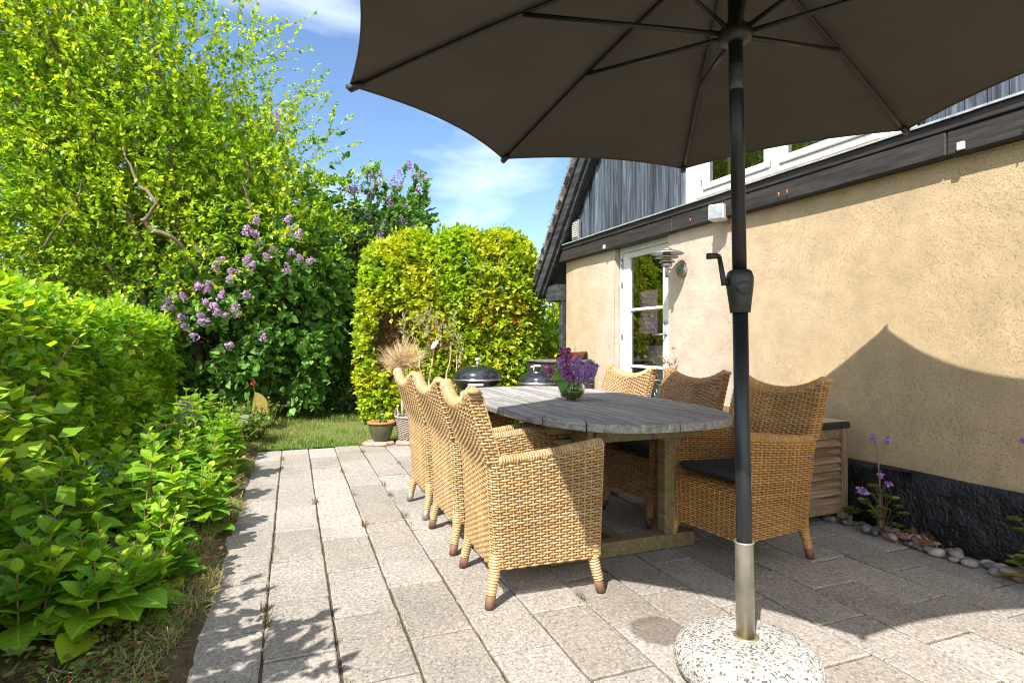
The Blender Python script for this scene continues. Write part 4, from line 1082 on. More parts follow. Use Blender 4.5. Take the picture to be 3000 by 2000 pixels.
def vase():
    x, y, z = .363, 3.50, .7435
    t = thing('glass_vase', 'round cut glass vase with green water on the table', 'vase', (x, y, z))
    mb = MB(); prof = [(0, .004), (.035, .002), (.058, .014), (.076, .042), (.082, .072), (.077, .10), (.062, .125), (.055, .132), (.052, .130), (.059, .122), (.073, .099), (.078, .072), (.072, .043), (.055, .018), (.03, .008), (0, .008)]
    mb.lathe(prof, 48); mb.build('bowl', M['vasegl'], t, True)
    mb = MB(); mb.lathe([(0, .0095), (.029, .0095), (.053, .0195), (.070, .044), (.0755, .064), (0, .064)], 40); mb.build('water', M['water'], t, True)
    b = thing('lilac_bouquet', 'bouquet of deep purple and violet lilacs standing in the glass vase', 'bouquet', (x, y, z + .02))
    st = MB(); heads = [(-.035, .0, .26, 0), (-.01, .02, .255, 0), (-.095, .0, .17, 0), (.0, -.03, .19, 1), (.06, -.01, .20, 1), (.10, .01, .185, 1), (.03, .03, .22, 1), (.085, -.03, .15, 1), (-.045, -.03, .20, 1), (.03, -.05, .14, 1), (.05, -.04, .175, 1), (-.02, -.05, .16, 0)]
    fd, fv = MB(), MB()
    for hx, hy, hz, k in heads:
        st.tube([(hx * .2, hy * .2, 0.), (hx * .5, hy * .5, .09), (hx, hy, hz - .06)], .0022, 6)
        base = np.array([hx * .8, hy * .8, hz - .075]); d = np.array([hx * 1.2, hy * 1.2, .12])
        panicles(fd if k == 0 else fv, [base], [d], [.12], .047, .012, 260)
    st.build('stems', M['weed'], b); fd.build('deep_purple_blooms', M['bloomd'], b); fv.build('violet_blooms', M['bloomv'], b)
    lv = MB(); P = np.array([(-.06, -.03, .14), (-.05, -.05, .11), (-.03, -.06, .10), (-.07, .02, .14), (-.055, -.01, .17), (.02, -.05, .10)]); D = np.array([(-.8, -.3, -.35), (-.25, -.5, -1.), (.1, -.5, -1.), (-.9, .4, -.1), (-.6, -.3, .3), (.3, -.5, -.8)])
    lv.leaves(P, D, np.array([(-.3, -.8, .5)] * 6), np.array([.085, .09, .08, .08, .07, .07]), L_HEART); lv.build('leaves', M['lilac'], b, True)
vase()

# ------------------------------------------------------------------ louvred box by the wall
def storage():
    o = H(.055, -.08, 0); t = thing('storage_box', 'louvred teak storage box with a black edged lid standing against the yellow wall', 'storage box', o, HR)
    # local: x right along wall; box spans x -1.0..0, y -.50..0 ; near face is x=0 plane
    LB, DB, HB = 1.0, .50, .575
    for px in (-LB + .02, -.02 - .0):
        for py in (-DB + .025, -.025):
            m = MB(); m.bbox(px - .02, px + .02, py - .025, py + .025, .003, HB, .003); m.build('corner_post', M['crate_v'], t)
    fr = MB()
    for z0, z1 in ((.065, .125), (HB - .06, HB)):
        fr.bbox(-.034, -.006, -DB + .0505, -.0505, z0, z1, .003); fr.bbox(-LB + .006, -LB + .034, -DB + .0505, -.0505, z0, z1, .003)
        fr.bbox(-LB + .0405, -.0405, -DB + .006, -DB + .034, z0, z1, .003)
    fr.build('rail', M['crate'], t)
    n = 8; pz = (HB - .06 - .125) / n
    sl_ = MB(); sn = MB()
    for i in range(n):
        z = .125 + pz * (i + .5)
        sn.bbox(-DB + .0508, -.0508, -.005, .005, -.028, .028, .002, M=T((-.020, 0, z), 0, 0, 0) @ Matrix.Rotation(R(90), 4, 'Z') @ Matrix.Rotation(R(-34), 4, 'X') @ Matrix.Translation((0, 0, 0)))
        sl_.bbox(-LB + .041, -.041, -.005, .005, -.028, .028, .002, M=T((0, -DB + .02, z), 0, R(34)))
    sl_.build('louvres', M['crate'], t); sn.build('louvres', M['crate_y'], t)
    m = MB(); m.bbox(-LB + .036, -.036, -DB + .036, -.01, .07, HB - .02, .002); m.build('liner', M['dark'], t)
    m = MB(); m.bbox(-LB - .01, .012, -DB - .012, .008, HB + .001, HB + .038, .005); lid = m.build('lid', M['lidbl'], t)
    m = MB(); m.bbox(-LB + .01, -.004, -DB + .01, -.008, HB + .039, HB + .046, .002); m.build('lid_board', M['lidwd'], lid)
M['crate_v'] = woodmat('louvre_teak_post', [(.12, .078, .042), (.26, .175, .10), (.38, .275, .17)], 2, .75, .5, 24, True)
M['crate_y'] = woodmat('louvre_teak_cross', [(.12, .078, .042), (.26, .175, .10), (.38, .275, .17)], 1, .75, .5, 24, True)
storage()

# ------------------------------------------------------------------ grills, cabinet, bowl, pots
def grill(x, y, r, zr, hl, label, arch):
    t = thing('kettle_grill', label, 'grill', (x, y, 0), group='kettle grills in front of the hedge')
    mb = MB(); k = r
    mb.lathe([(0, zr - .62 * k)] + [(k * .985 * math.sin(a), zr - .012 - .6 * k * math.cos(a) * 1.0) for a in np.linspace(.08, math.pi / 2, 14)] + [(k * 1.0, zr - .008)], 56); mb.build('bowl', M['enamel'], t, True)
    mb = MB(); mb.lathe([(k * 1.012, zr - .016), (k * 1.018, zr - .004), (k * 1.0, zr + .004)] + [(k * .985 * math.cos(a) ** .8, zr + .004 + hl * math.sin(a)) for a in np.linspace(.05, math.pi / 2 - .001, 16)], 56); lid = mb.build('lid', M['enamel'], t, True)
    mb = MB(); mb.lathe([(k * 1.012, zr - .018), (k * 1.028, zr - .012), (k * 1.028, zr - .004), (k * 1.012, zr + .001)], 56); mb.build('rim', M['steel'], lid, True)
    hb = MB(); ty = -.30 * k; tz = zr + .004 + hl * .94
    hb.lathe([(0, .004), (.042, .002), (.045, -.004)], 20, (-.03, ty, tz)); hb.build('air_disc', M['steel'], lid, True)
    hh = MB()
    if arch: hh.tube([(-.06, 0, zr + hl - .002), (-.06, 0, zr + hl + .05)], .006, 8); hh.tube([(.06, 0, zr + hl - .002), (.06, 0, zr + hl + .05)], .006, 8); hh.tube([(-.095, 0, zr + hl + .045), (-.05, 0, zr + hl + .058), (.05, 0, zr + hl + .058), (.095, 0, zr + hl + .045)], .012, 10)
    else:
        hh.tube([(0, 0, zr + hl - .002), (0, 0, zr + hl + .045)], .012, 10); hh.lathe([(0, .0), (.018, .004), (.027, .02), (.026, .034), (.015, .045), (0, .048)], 16, (0, 0, zr + hl + .042))
    hh.build('lid_handle', M['grillhandle'], lid, True)
    mb = MB(); mb.tube([(-.085, -k - .03, zr - .055), (.085, -k - .03, zr - .055)], .016, 12); mb.tube([(-.06, -k + .02, zr - .055), (-.06, -k - .03, zr - .055)], .005, 6); mb.tube([(.06, -k + .02, zr - .055), (.06, -k - .03, zr - .055)], .005, 6); mb.build('bowl_handle', M['grillhandle'], t, True)
    for a in (90, 210, 330):
        l = MB(); a = R(a); l.tube([(k * .5 * math.cos(a), k * .5 * math.sin(a), zr - .5 * k), (k * 1.0 * math.cos(a), k * 1.0 * math.sin(a), .03)], .0125, 10); l.build('leg', M['steel'], t, True)
    for a in (210, 330):
        w = MB(); a = R(a); w.tube([(k * 1.02 * math.cos(a) - .012, k * 1.02 * math.sin(a), .075), (k * 1.02 * math.cos(a) + .012, k * 1.02 * math.sin(a), .075)], .072, 24); w.build('wheel', M['plast'], t, False)
    w = MB(); w.lathe([(0, .26), (.14, .255), (.16, .275), (.155, .275), (.138, .26), (0, .265)], 30); w.build('ash_pan', M['steel'], t, True)
grill(-.405, 6.72, .285, .668, .155, 'big black kettle grill with a round knob on its lid in front of the hedge', False)
grill(.30, 6.30, .235, .657, .115, 'smaller black kettle grill with an arched lid handle beside the black cabinet', True)
def cabinet():
    o = H(-3.02, -.02, 0); t = thing('black_cabinet', 'black box cabinet with a worn top against the house corner', 'cabinet', o, HR)
    m = MB(); m.bbox(-.55, 0, -.57, -.0, .03, .87, .006); m.build('body', M['cab'], t)
    m = MB(); m.bbox(-.57, .015, -.585, .0, .872, .892, .004); m.build('top', plain('worn_top', (.13, .10, .09), .7, 0, .5, 10), t)
    m = MB(); m.bbox(.002, .012, -.54, -.03, .08, .84, .003); d = m.build('door', M['cab'], t)
    m = MB(); m.bbox(.012, .022, -.33, -.24, .30, .32, .002); m.build('handle', M['steel'], d)
    p = H(-3.25, -.13, .8925)
    b = thing('terracotta_bowl', 'orange terracotta bowl with a dead plant on the black cabinet', 'plant bowl', p)
    m = MB(); m.lathe([(0, .001), (.07, .001), (.085, .02), (.125, .085), (.132, .086), (.134, .10), (.12, .10), (.115, .085), (.0, .082)], 36); m.build('bowl', M['terra'], b, True)
    m = MB(); 
    for i in range(26):
        a = random.random() * 6.28; r = random.random() * .05; q = np.array([r * math.cos(a), r * math.sin(a), .085]); e = q + np.array([random.gauss(0, .05), random.gauss(0, .05), random.uniform(.04, .14)]); m.tube([q, (q + e) / 2 + rng.normal(size=3) * .015, e], .0016, 4)
    m.build('dead_stems', M['palebark'], b)
cabinet()

def pots():
    def stone(x, y, rx, ry, h, name, lab):
        m = MB(); n = 26; a = np.arange(n) * 2 * math.pi / n; r = 1 + .10 * np.sin(a * 2 + x) + .06 * np.sin(a * 5 + 1) + rng.normal(size=n) * .02
        rings = [(1., 0.002), (1.04, h * .3), (1.0, h * .75), (.93, h), (0.001, h * 1.02)]
        P = np.stack([np.stack([rx * r * k * np.cos(a), ry * r * k * np.sin(a), np.full(n, z)], 1) for k, z in rings]); P = np.concatenate([P, P[:, :1]], 1); m.grid(P, flip=False)
        o = m.build(name, M['stone'], None, False); o.location = (x, y, 0); tag(o, lab, 'stone', 'flat stones under the pots'); return o
    stone(-1.43, 6.12, .17, .11, .04, 'flat_stone', 'small flat brown stone under the green glazed pot')
    stone(-1.03, 6.20, .24, .14, .045, 'flat_stone', 'larger flat reddish stone under the willow basket')
    t = thing('glazed_pot', 'dark green glazed pot with a terracotta rim on a flat stone', 'plant pot', (-1.40, 6.13, .042))
    m = MB(); m.lathe([(0, 0), (.075, 0), (.09, .02), (.12, .10), (.132, .16), (.128, .185)], 36); m.build('pot', M['glaze'], t, True)
    m = MB(); m.lathe([(.125, .183), (.144, .186), (.148, .205), (.135, .208), (.12, .19), (.0, .18)], 36); m.build('rim', M['terra'], t, True)
    m = MB(); n = 60; p = np.c_[rng.normal(size=(n, 2)) * .05, rng.uniform(.18, .27, n)]; m.leaves(p, unit(n), unit(n) + [0, 0, 1], .035, L_OV)
    for i in range(8): m.tube([(random.gauss(0, .03), random.gauss(0, .03), .18), (random.gauss(0, .06), random.gauss(0, .05), random.uniform(.25, .40))], .002, 4)
    m.build('seedlings', M['weed'], t)
    # willow basket with round-headed bare tree
    b = thing('willow_basket', 'grey willow basket with two looped handles holding a bare little tree', 'basket', (-1.09, 6.22, .046))
    m = MB(); rows = 20; nst = 26; H_ = .24
    for k in range(rows):
        z = .008 + k * H_ / rows; rr = .135 + .035 * k / rows; ns = nst * 4; a = np.arange(ns) * 2 * math.pi / ns
        r = rr + .006 * np.cos(a * nst / 2 + math.pi * k); m.tube(np.stack([r * np.cos(a), r * np.sin(a), np.full(ns, z)], 1), .0062, 5, closed=True)
    a = np.linspace(0, 2 * math.pi, 60)[:-1]; m.tube(np.stack([.174 * np.cos(a), .174 * np.sin(a), .248 + .004 * np.sin(a * 20)], 1), .011, 8, closed=True)
    for i in range(nst): q = 2 * math.pi * i / nst; m.tube([(.133 * math.cos(q), .133 * math.sin(q), 0), (.17 * math.cos(q), .17 * math.sin(q), .245)], .005, 4)
    m.lathe([(0, .2), (.16, .2)], 30); m.lathe([(0, .004), (.13, .004)], 30)
    m.build('basket_weave', M['basket'], b, True)
    for s in (-1, 1):
        hd = MB(); an = np.linspace(0, math.pi, 14); hd.tube(np.stack([.165 * s * np.ones(14) + .0 * an, .055 * np.cos(an), .245 + .095 * np.sin(an)], 1) @ np.array(Matrix.Rotation(.5, 3, 'Z')).T, .009, 8); hd.build('handle', M['basket'], b, True)
    tr = thing('bare_standard_tree', 'pale bare ball-headed little tree growing from the willow basket', 'potted tree', (-1.17, 6.17, .235))
    m = MB(); m.tube([(0, 0, 0), (-.012, 0, .2), (.004, .005, .42), (-.004, 0, .60)], [.018, .015, .014, .016], 10); m.build('trunk', M['palebark'], tr, True)
    m = MB()
    for i in range(260):
        d = unit(1)[0]; d[2] = abs(d[2]) * .9 + .1; d /= np.linalg.norm(d); L = random.uniform(.14, .30); s0 = np.array([0, 0, .59]) + d * .0
        p1 = s0 + d * L * .5 + rng.normal(size=3) * .02; p2 = s0 + d * L + rng.normal(size=3) * .035 + [0, 0, .03]; m.tube([s0, p1, p2], [.006, .003, .0014], 4)
        for q in range(2): m.tube([p1, p1 + (d * .6 + rng.normal(size=3) * .5) * .09], [.0022, .001], 3)
    m.build('crown', M['tantwig'], tr)
    bd = MB(); bd.leaves(np.array([(-.86, 6.10, 1.02)]), np.array([(.6, 0, .75)]), np.array([(0, -1, .1)]), .13, L_OV, .55)
    bd.leaves(np.array([(-.86, 6.095, 1.02)]), np.array([(.6, 0, .75)]), np.array([(0, -1, .3)]), .13, L_OV, .5)
    o = bd.build('plant_tag', M['plast_w']); tag(o, 'white leaf-shaped plant tag stuck among the bare twigs', 'plant tag')
    # olive-like shrub behind
    ol = thing('olive_shrub', 'sparse silvery olive shrub with pale stems before the brown gap in the hedge', 'shrub', (-.95, 6.75, 0))
    tw, lf = MB(), MB()
    limbs(tw, (0, 0, 0), [(-.2, 0, 1.15), (.1, .05, 1.3), (.24, -.1, 1.1), (.3, 0, .95)], .014, .3, 9, .003, 5)
    n = 70; c = np.c_[rng.uniform(-.35, .35, n), rng.uniform(-.15, .15, n), rng.uniform(.75, 1.35, n)]; sprays(lf, tw, c, unit(n) * .6 + [0, 0, 1], .18, 12, .05, L_NARROW, .7, 0)
    tw.build('stems', M['tantwig'], ol); lf.build('foliage', M['olive'], ol)
    mb2 = thing('bare_potted_shrub', 'small leafless twiggy shrub in a pot behind the far wicker chair', 'potted shrub', (-.78, 6.32, .0))
    m = MB()
    for i in range(9):
        e = np.array([random.gauss(0, .09), random.gauss(0, .07), random.uniform(.42, .7)]); m.tube([(0, 0, .16), e * .5 + [0, 0, .05], e], [.007, .004, .002], 5)
    m.build('stems', M['palebark'], mb2)
    m = MB(); m.lathe([(0, 0.002), (.08, .002), (.11, .18), (.118, .20), (.10, .20), (0, .185)], 24); m.build('pot', M['terra'], mb2, True)
pots()

# ------------------------------------------------------------------ pebbles and plants at the wall foot
def pebbles():
    protos = []
    for k in range(5):
        m = MB(); n = 14; a = np.linspace(0, 2 * math.pi, n + 1); b = np.linspace(-math.pi / 2, math.pi / 2, 9)
        Bt, A_ = np.meshgrid(b, a, indexing='ij'); f = 1 + .08 * np.sin(A_ * 2 + k) + .05 * np.cos(Bt * 3 + A_ + k)
        P = np.stack([np.cos(Bt) * np.cos(A_) * f, np.cos(Bt) * np.sin(A_) * f * .72, np.sin(Bt) * .5 * f], -1); P[:, -1] = P[:, 0]; m.grid(P); protos.append(m)
    lab = 'rounded beach pebble in the row along the foot of the tarred plinth'
    first = [None] * 5; k = 0
    placed = []
    for i in range(74):
        x = -.02 + 1.35 * (i / 74) + random.uniform(-.02, .02); y = -.065 - random.random() ** 1.1 * .11; s = random.uniform(.020, .041)
        q = i % 5
        if first[q] is None: o = protos[q].build('pebble', M['pebble'], None, True); first[q] = o
        else: o = first[q].copy(); C.objects.link(o)
        p = H(x, y, s * .36 + random.choice([0, 0, .018])); o.location = p; o.scale = (s, s, s * random.uniform(.85, 1.2)); o.rotation_euler = (random.uniform(-.25, .25), random.uniform(-.25, .25), HR + random.uniform(-.9, .9))
        tag(o, lab, 'pebble', 'pebbles along the plinth')
pebbles()
def lobed(m, p, size, nrm=None, n=3):
    """columbine leaf: three rounded lobed leaflets"""
    for q in range(n):
        a = q * 2 * math.pi / n + random.random(); d = np.array([math.cos(a), math.sin(a), .15])
        for da, sc in ((-.5, .8), (0, 1.), (.5, .8)):
            dd = np.array([math.cos(a + da), math.sin(a + da), .1]); m.leaves(np.array([p]), np.array([dd]), np.array([[0, 0, 1.]]) + rng.normal(size=(1, 3)) * .25, size * sc, L_OV, 1.15)
def columbine(o, hgt, label, nfl, red=True, lean=(0, 0)):
    t = thing('columbine', label, 'flowering plant', o)
    lf, rd, st, fl = MB(), MB(), MB(), MB()
    for i in range(20):
        a = random.random() * 6.28; r = random.uniform(.02, .13); z = random.uniform(.05, .28) * hgt / .56; p = np.array([r * math.cos(a), r * math.sin(a), z]); st.tube([(0, 0, 0), p * [.5, .5, .8], p], .0015, 4); lobed(rd if (red and i % 3 == 0) else lf, p, .042)
    heads = []
    for i in range(nfl):
        z = hgt * (1 - .09 * i) if i > 3 else hgt * (1 - .03 * random.random()); z = max(z, hgt * .45); p = np.array([lean[0] * z + random.gauss(0, .05), lean[1] * z + random.gauss(0, .02), z]); base = np.array([lean[0] * z * .7, 0, z * .72]); st.tube([base, (base + p) / 2 + [0, 0, .02], p], .0014, 4); heads.append(p)
    st.tube([(0, 0, 0), (lean[0] * .2, 0, hgt * .4), (lean[0] * hgt, 0, hgt * .9)], .0028, 5)
    for p in heads:
        k = 26; fl.leaves(p + rng.normal(size=(k, 3)) * .007, unit(k) * [1, 1, .8] - [0, 0, .7], unit(k), .018, L_OV, .9)
    if lf.n: lf.build('leaves', M['weed'], t)
    if rd.n: rd.build('reddish_leaves', M['reddish'], t)
    st.build('stems', M['stem'], t)
    if fl.n: fl.build('flowers', M['bloomv'], t)
    return t
columbine(H(.30, -.13, 0), .56, 'tall purple columbine with reddish leaves growing by the black plinth', 8, True, (-.05, 0))
columbine(H(.04, -.10, 0), .20, 'small green leafy plant beside the louvred box', 0, False)
columbine(H(1.0, -.14, 0), .24, 'little columbine seedling by the pebbles at the right edge', 0, True)
columbine(H(1.02, -.05, .05), .62, 'columbine just out at the right edge with violet flowers', 4, True, (-.06, 0))
def dry_leaves():
    m = MB(); n = 60; x = rng.normal(.48, .09, n); y = rng.uniform(-.18, -.06, n); P = np.array([H(a, b, 0) for a, b in zip(x, y)]); P[:, 2] = rng.uniform(.02, .07, n)
    m.leaves(P, unit(n), unit(n) + [0, 0, .8], rng.uniform(.02, .05, n), L_SIMPLE, 1.2)
    tag(m.build('dead_leaves', M['dryleaf']), 'heap of crisp brown leaves among the pebbles by the plinth', 'dead leaves', kind='stuff')
dry_leaves()
def door_plant():
    t = thing('dry_flower_stalk', 'thin brown seed stalk beside the glazed door', 'plant', H(-1.62, -.16, 0)); m = MB(); l = MB()
    m.tube([(0, 0, 0), (.01, 0, .6), (-.01, 0, 1.02)], [.004, .003, .0015], 5)
    for i in range(14):
        z = random.uniform(.72, 1.0); e = np.array([random.gauss(0, .06), random.gauss(0, .03), z + .05]); m.tube([(0, 0, z - .02), e], .0013, 4); k = 4; l.leaves(e + rng.normal(size=(k, 3)) * .008, unit(k), unit(k), .022, L_OV)
    m.build('stalk', M['stem'], t); l.build('seed_heads', M['dryleaf'], t)
    t = thing('lady_mantle', 'low yellow-green plant between the black cabinet and the door', 'plant', H(-2.85, -.42, 0)); l = MB()
    for i in range(70): lobed(l, np.array([random.gauss(0, .13), random.gauss(0, .1), random.uniform(.25, .82)]), .045)
    l.build('leaves', M['weed'], t)
    m = MB(); m.tube([(0, 0, 0), (0, 0, .8)], .006, 5); m.build('stalk', M['stem'], t)
door_plant()

# ------------------------------------------------------------------ vegetation
def hedge_fill(mb, tw, faces, dens, size, tmpl, L=.14, nl=6, nois=.07, mask=None):
    """faces: (origin, u, v, normal, round) sheets; sprays leave the sheet along the normal"""
    for (o, u, v, nr, bulge) in faces:
        o, u, v, nr = map(np.array, (o, u, v, nr)); A = np.linalg.norm(np.cross(u, v)); n = int(A * dens)
        a, b = rng.random(n), rng.random(n); p = o + a[:, None] * u + b[:, None] * v
        w = np.sin(p[:, 0] * 5.1 + p[:, 2] * 3) * np.sin(p[:, 1] * 4.3 + p[:, 2] * 5.7) + .6 * np.sin(p[:, 0] * 11 + p[:, 2] * 9 + p[:, 1] * 8)
        dep = nois * w - rng.random(n) ** 1.3 * .22 + bulge * (1 - (2 * a - 1) ** 4) * (1 - (2 * b - 1) ** 4)
        p = p + nr * dep[:, None]
        d = nr * .7 + unit(n) * .75 + np.array([0, 0, .05])
        if mask is not None: k = mask(p); p = p[k]; d = d[k]
        sprays(mb, tw, p, d, L * (.6 + .8 * rng.random(len(p))), nl, size, tmpl, .7, .12)

def left_hedge():
    t = thing('beech_hedge', 'long clipped beech hedge behind the hydrangeas along the left edge', 'hedge')
    lf, tw, br = MB(), MB(), MB()
    A0_, A1_ = 1.6, 8.3; nf, nb = -1.47, -2.3; Hh = 1.30
    def P(n, a, z): return np.array(pa(n, a, z))
    d = lambda n0, a0, z0, n1, a1, z1: P(n1, a1, z1) - P(n0, a0, z0)
    nrm_n = np.array([NN[0], NN[1], 0]); nrm_a = np.array([AA[0], AA[1], 0])
    faces = [(P(nf, A0_, .05), d(0, 0, 0, 0, A1_ - A0_, 0), np.array([0, 0, Hh - .05]), nrm_n + [0, 0, .15], .06),
             (P(nb, A0_, Hh), d(0, 0, 0, nf - nb, 0, 0), d(0, 0, 0, 0, A1_ - A0_, 0), np.array([0, 0, 1.]), .05),
             (P(nb, A1_, .05), d(0, 0, 0, nf - nb, 0, 0), np.array([0, 0, Hh - .05]), nrm_a, .05)]
    hedge_fill(lf, tw, faces, 560, .058, L_BEECH, .16, 8, .05)
    # shoots reaching out near the camera
    n = 30; c = np.array([pa(-1.42 + random.uniform(-.1, .12), random.uniform(2.2, 3.6), random.uniform(.55, 1.25)) for _ in range(n)]); dd = np.tile(nrm_n, (n, 1)) + unit(n) * .5
    sprays(lf, tw, c, dd, .24, 8, .062, L_BEECH, .6, .3)
    for i in range(26):
        a = A0_ + (A1_ - A0_) * (i + .5) / 26; b = np.array(pa(-1.85 + random.gauss(0, .08), a, 0)); limbs(br, b, [b + [random.gauss(0, .25), random.gauss(0, .25), random.uniform(.8, 1.2)] for _ in range(4)], .018, .15, 7, .004, 5)
    lf.build('foliage', M['beech'], t); tw.build('twigs', M['twig'], t); br.build('branches', M['bark'], t)
left_hedge()

def centre_hedge():
    t = thing('beech_hedge', 'tall round-topped golden-green beech hedge behind the grills', 'hedge')
    lf, tw, br, dead, bl = MB(), MB(), MB(), MB(), MB()
    # rounded block, front face roughly facing the camera
    x0, x1, y0, y1, Zt = -1.93, .28, 7.35, 8.45, 2.45
    N = 9800; u = rng.random(N); th = rng.random(N)
    # superellipse skin: choose direction, project on |x|^4+|y|^4+|z|^4
    c = np.array([(x0 + x1) / 2, (y0 + y1) / 2, 1.1]); r = np.array([(x1 - x0) / 2, (y1 - y0) / 2 + .05, Zt - 1.1])
    d = unit(N * 2); d[:, 2] = np.where(d[:, 2] < -.75, -d[:, 2], d[:, 2]); d = d[(d[:, 1] < .5)]
    p_ = 6.; s = (np.abs(d) ** p_).sum(1) ** (-1 / p_); q = d * s[:, None]; P = c + q * r
    w = np.sin(P[:, 0] * 5.1 + P[:, 2] * 3) * np.sin(P[:, 0] * 3.3 + P[:, 2] * 5.7) + .6 * np.sin(P[:, 0] * 11 + P[:, 2] * 9)
    nr = np.sign(q) * np.abs(q) ** 5; nr /= np.linalg.norm(nr, axis=1)[:, None]
    P = P + nr * (.05 * w - rng.random(len(P)) ** 1.4 * .2)[:, None]
    hole = ((P[:, 0] + 1.50) / .27) ** 2 + ((P[:, 2] - 1.10) / .50) ** 2 < 1 + rng.normal(size=len(P)) * .25
    hole &= P[:, 1] < 8.1
    P = P[~hole]; nr = nr[~hole]
    P2 = P[P[:, 2] > .03]; nr2 = nr[P[:, 2] > .03]
    brn = ((((P2[:, 0] - .0) / .45) ** 2 + ((P2[:, 2] - 1.36) / .22) ** 2 < 1) | (((P2[:, 0] + .85) / .22) ** 2 + ((P2[:, 2] - 1.2) / .18) ** 2 < 1)) & (rng.random(len(P2)) < .38)
    dd = nr2 * .8 + unit(len(P2)) * .7 + [0, 0, .1]
    sprays(lf, tw, P2[~brn], dd[~brn], .15, 9, .058, L_BEECH, .75, .2)
    sprays(bl, None, P2[brn], dd[brn], .12, 7, .05, L_BEECH, .75, .2)
    n = 1500; a = np.c_[rng.uniform(x0 + .15, x1 - .12, n), rng.uniform(y0 + .3, y1 - .15, n), rng.uniform(.2, Zt - .25, n)]; a = a[~((((a[:, 0] + 1.5) / .3) ** 2 + ((a[:, 2] - 1.1) / .55) ** 2 < 1) & (a[:, 1] < 8.1))]; sprays(lf, None, a, unit(len(a)), .18, 7, .075, L_BEECH, .8, .1)
    n = 60; a = np.c_[rng.uniform(x0 + .3, x1 - .2, n), rng.uniform(y0 + .1, y0 + .8, n), np.full(n, Zt - .02)]; sprays(lf, tw, a, unit(n) * .5 + [0, 0, 1], .2, 7, .05, L_BEECH, .6, .1)
    n = 900; P3 = np.array([-1.50, 7.60, 1.10]) + (rng.random((n, 3)) - .5) * [.40, .30, .95]
    for p in P3: q = p + rng.normal(size=3) * [.09, .05, .08]; dead.tube([p, (p + q) / 2 + rng.normal(size=3) * .03, q], .0035, 3, caps=False)
    for i in range(16):
        b = np.array([random.uniform(x0 + .2, x1 - .2), 7.9, 0]); limbs(br, b, [b + [random.gauss(0, .3), random.gauss(0, .2), random.uniform(1.2, 2.1)] for _ in range(4)], .025, .2, 8, .004, 5)
    lf.build('foliage', M['hedge'], t); bl.build('brown_leaves', M['hedgebr'], t); tw.build('twigs', M['twig'], t); br.build('branches', M['bark'], t); dead.build('dead_twigs', M['deadtwig'], t)
centre_hedge()

def shrub(name, label, cat, base, blobs, n, L, nl, size, tmpl, lm, up=.5, clumps=60, sig=.16, inner=.5, droop=.15, nlimb=7, r0=.04, bm='bark', extra=None, blooms=None, spread=.75, upn=1., bmat='bloom', width=1.):
    t = thing(name, label, cat, base); b = np.array(base, float)
    lf, tw, tr = MB(), MB(), MB()
    bl = [((np.array(c) - b), r) for c, r in blobs]
    P, D = crown_points(bl, n, clumps, sig, inner); k = P[:, 2] > .03; P, D = P[k], D[k]
    sprays(lf, tw, P, D * .8 + unit(len(P)) * .6 + [0, 0, up], L * (.6 + .8 * rng.random(len(P))), nl, size, tmpl, spread, droop, width=width, upn=upn)
    if extra is not None: extra(lf, tw, b)
    tips = []
    for c, r in bl:
        for _ in range(nlimb): tips.append(np.array(c) + unit(1)[0] * np.array(r) * random.uniform(.2, .9))
    limbs(tr, (0, 0, 0), tips, r0, .5, 10, .006, 6)
    lf.build('crown' if cat == 'tree' else 'foliage', lm, t); tw.build('twigs', M['twig'], t); tr.build('trunk' if cat == 'tree' else 'stems', M[bm], t, True)
    if blooms is not None:
        fm = MB(); pos, dirs, Ls, r, sz, nf = blooms; panicles(fm, [np.array(p) - b for p in pos], dirs, Ls, r, sz, nf); fm.build('flowers', M[bmat], t)
    return t

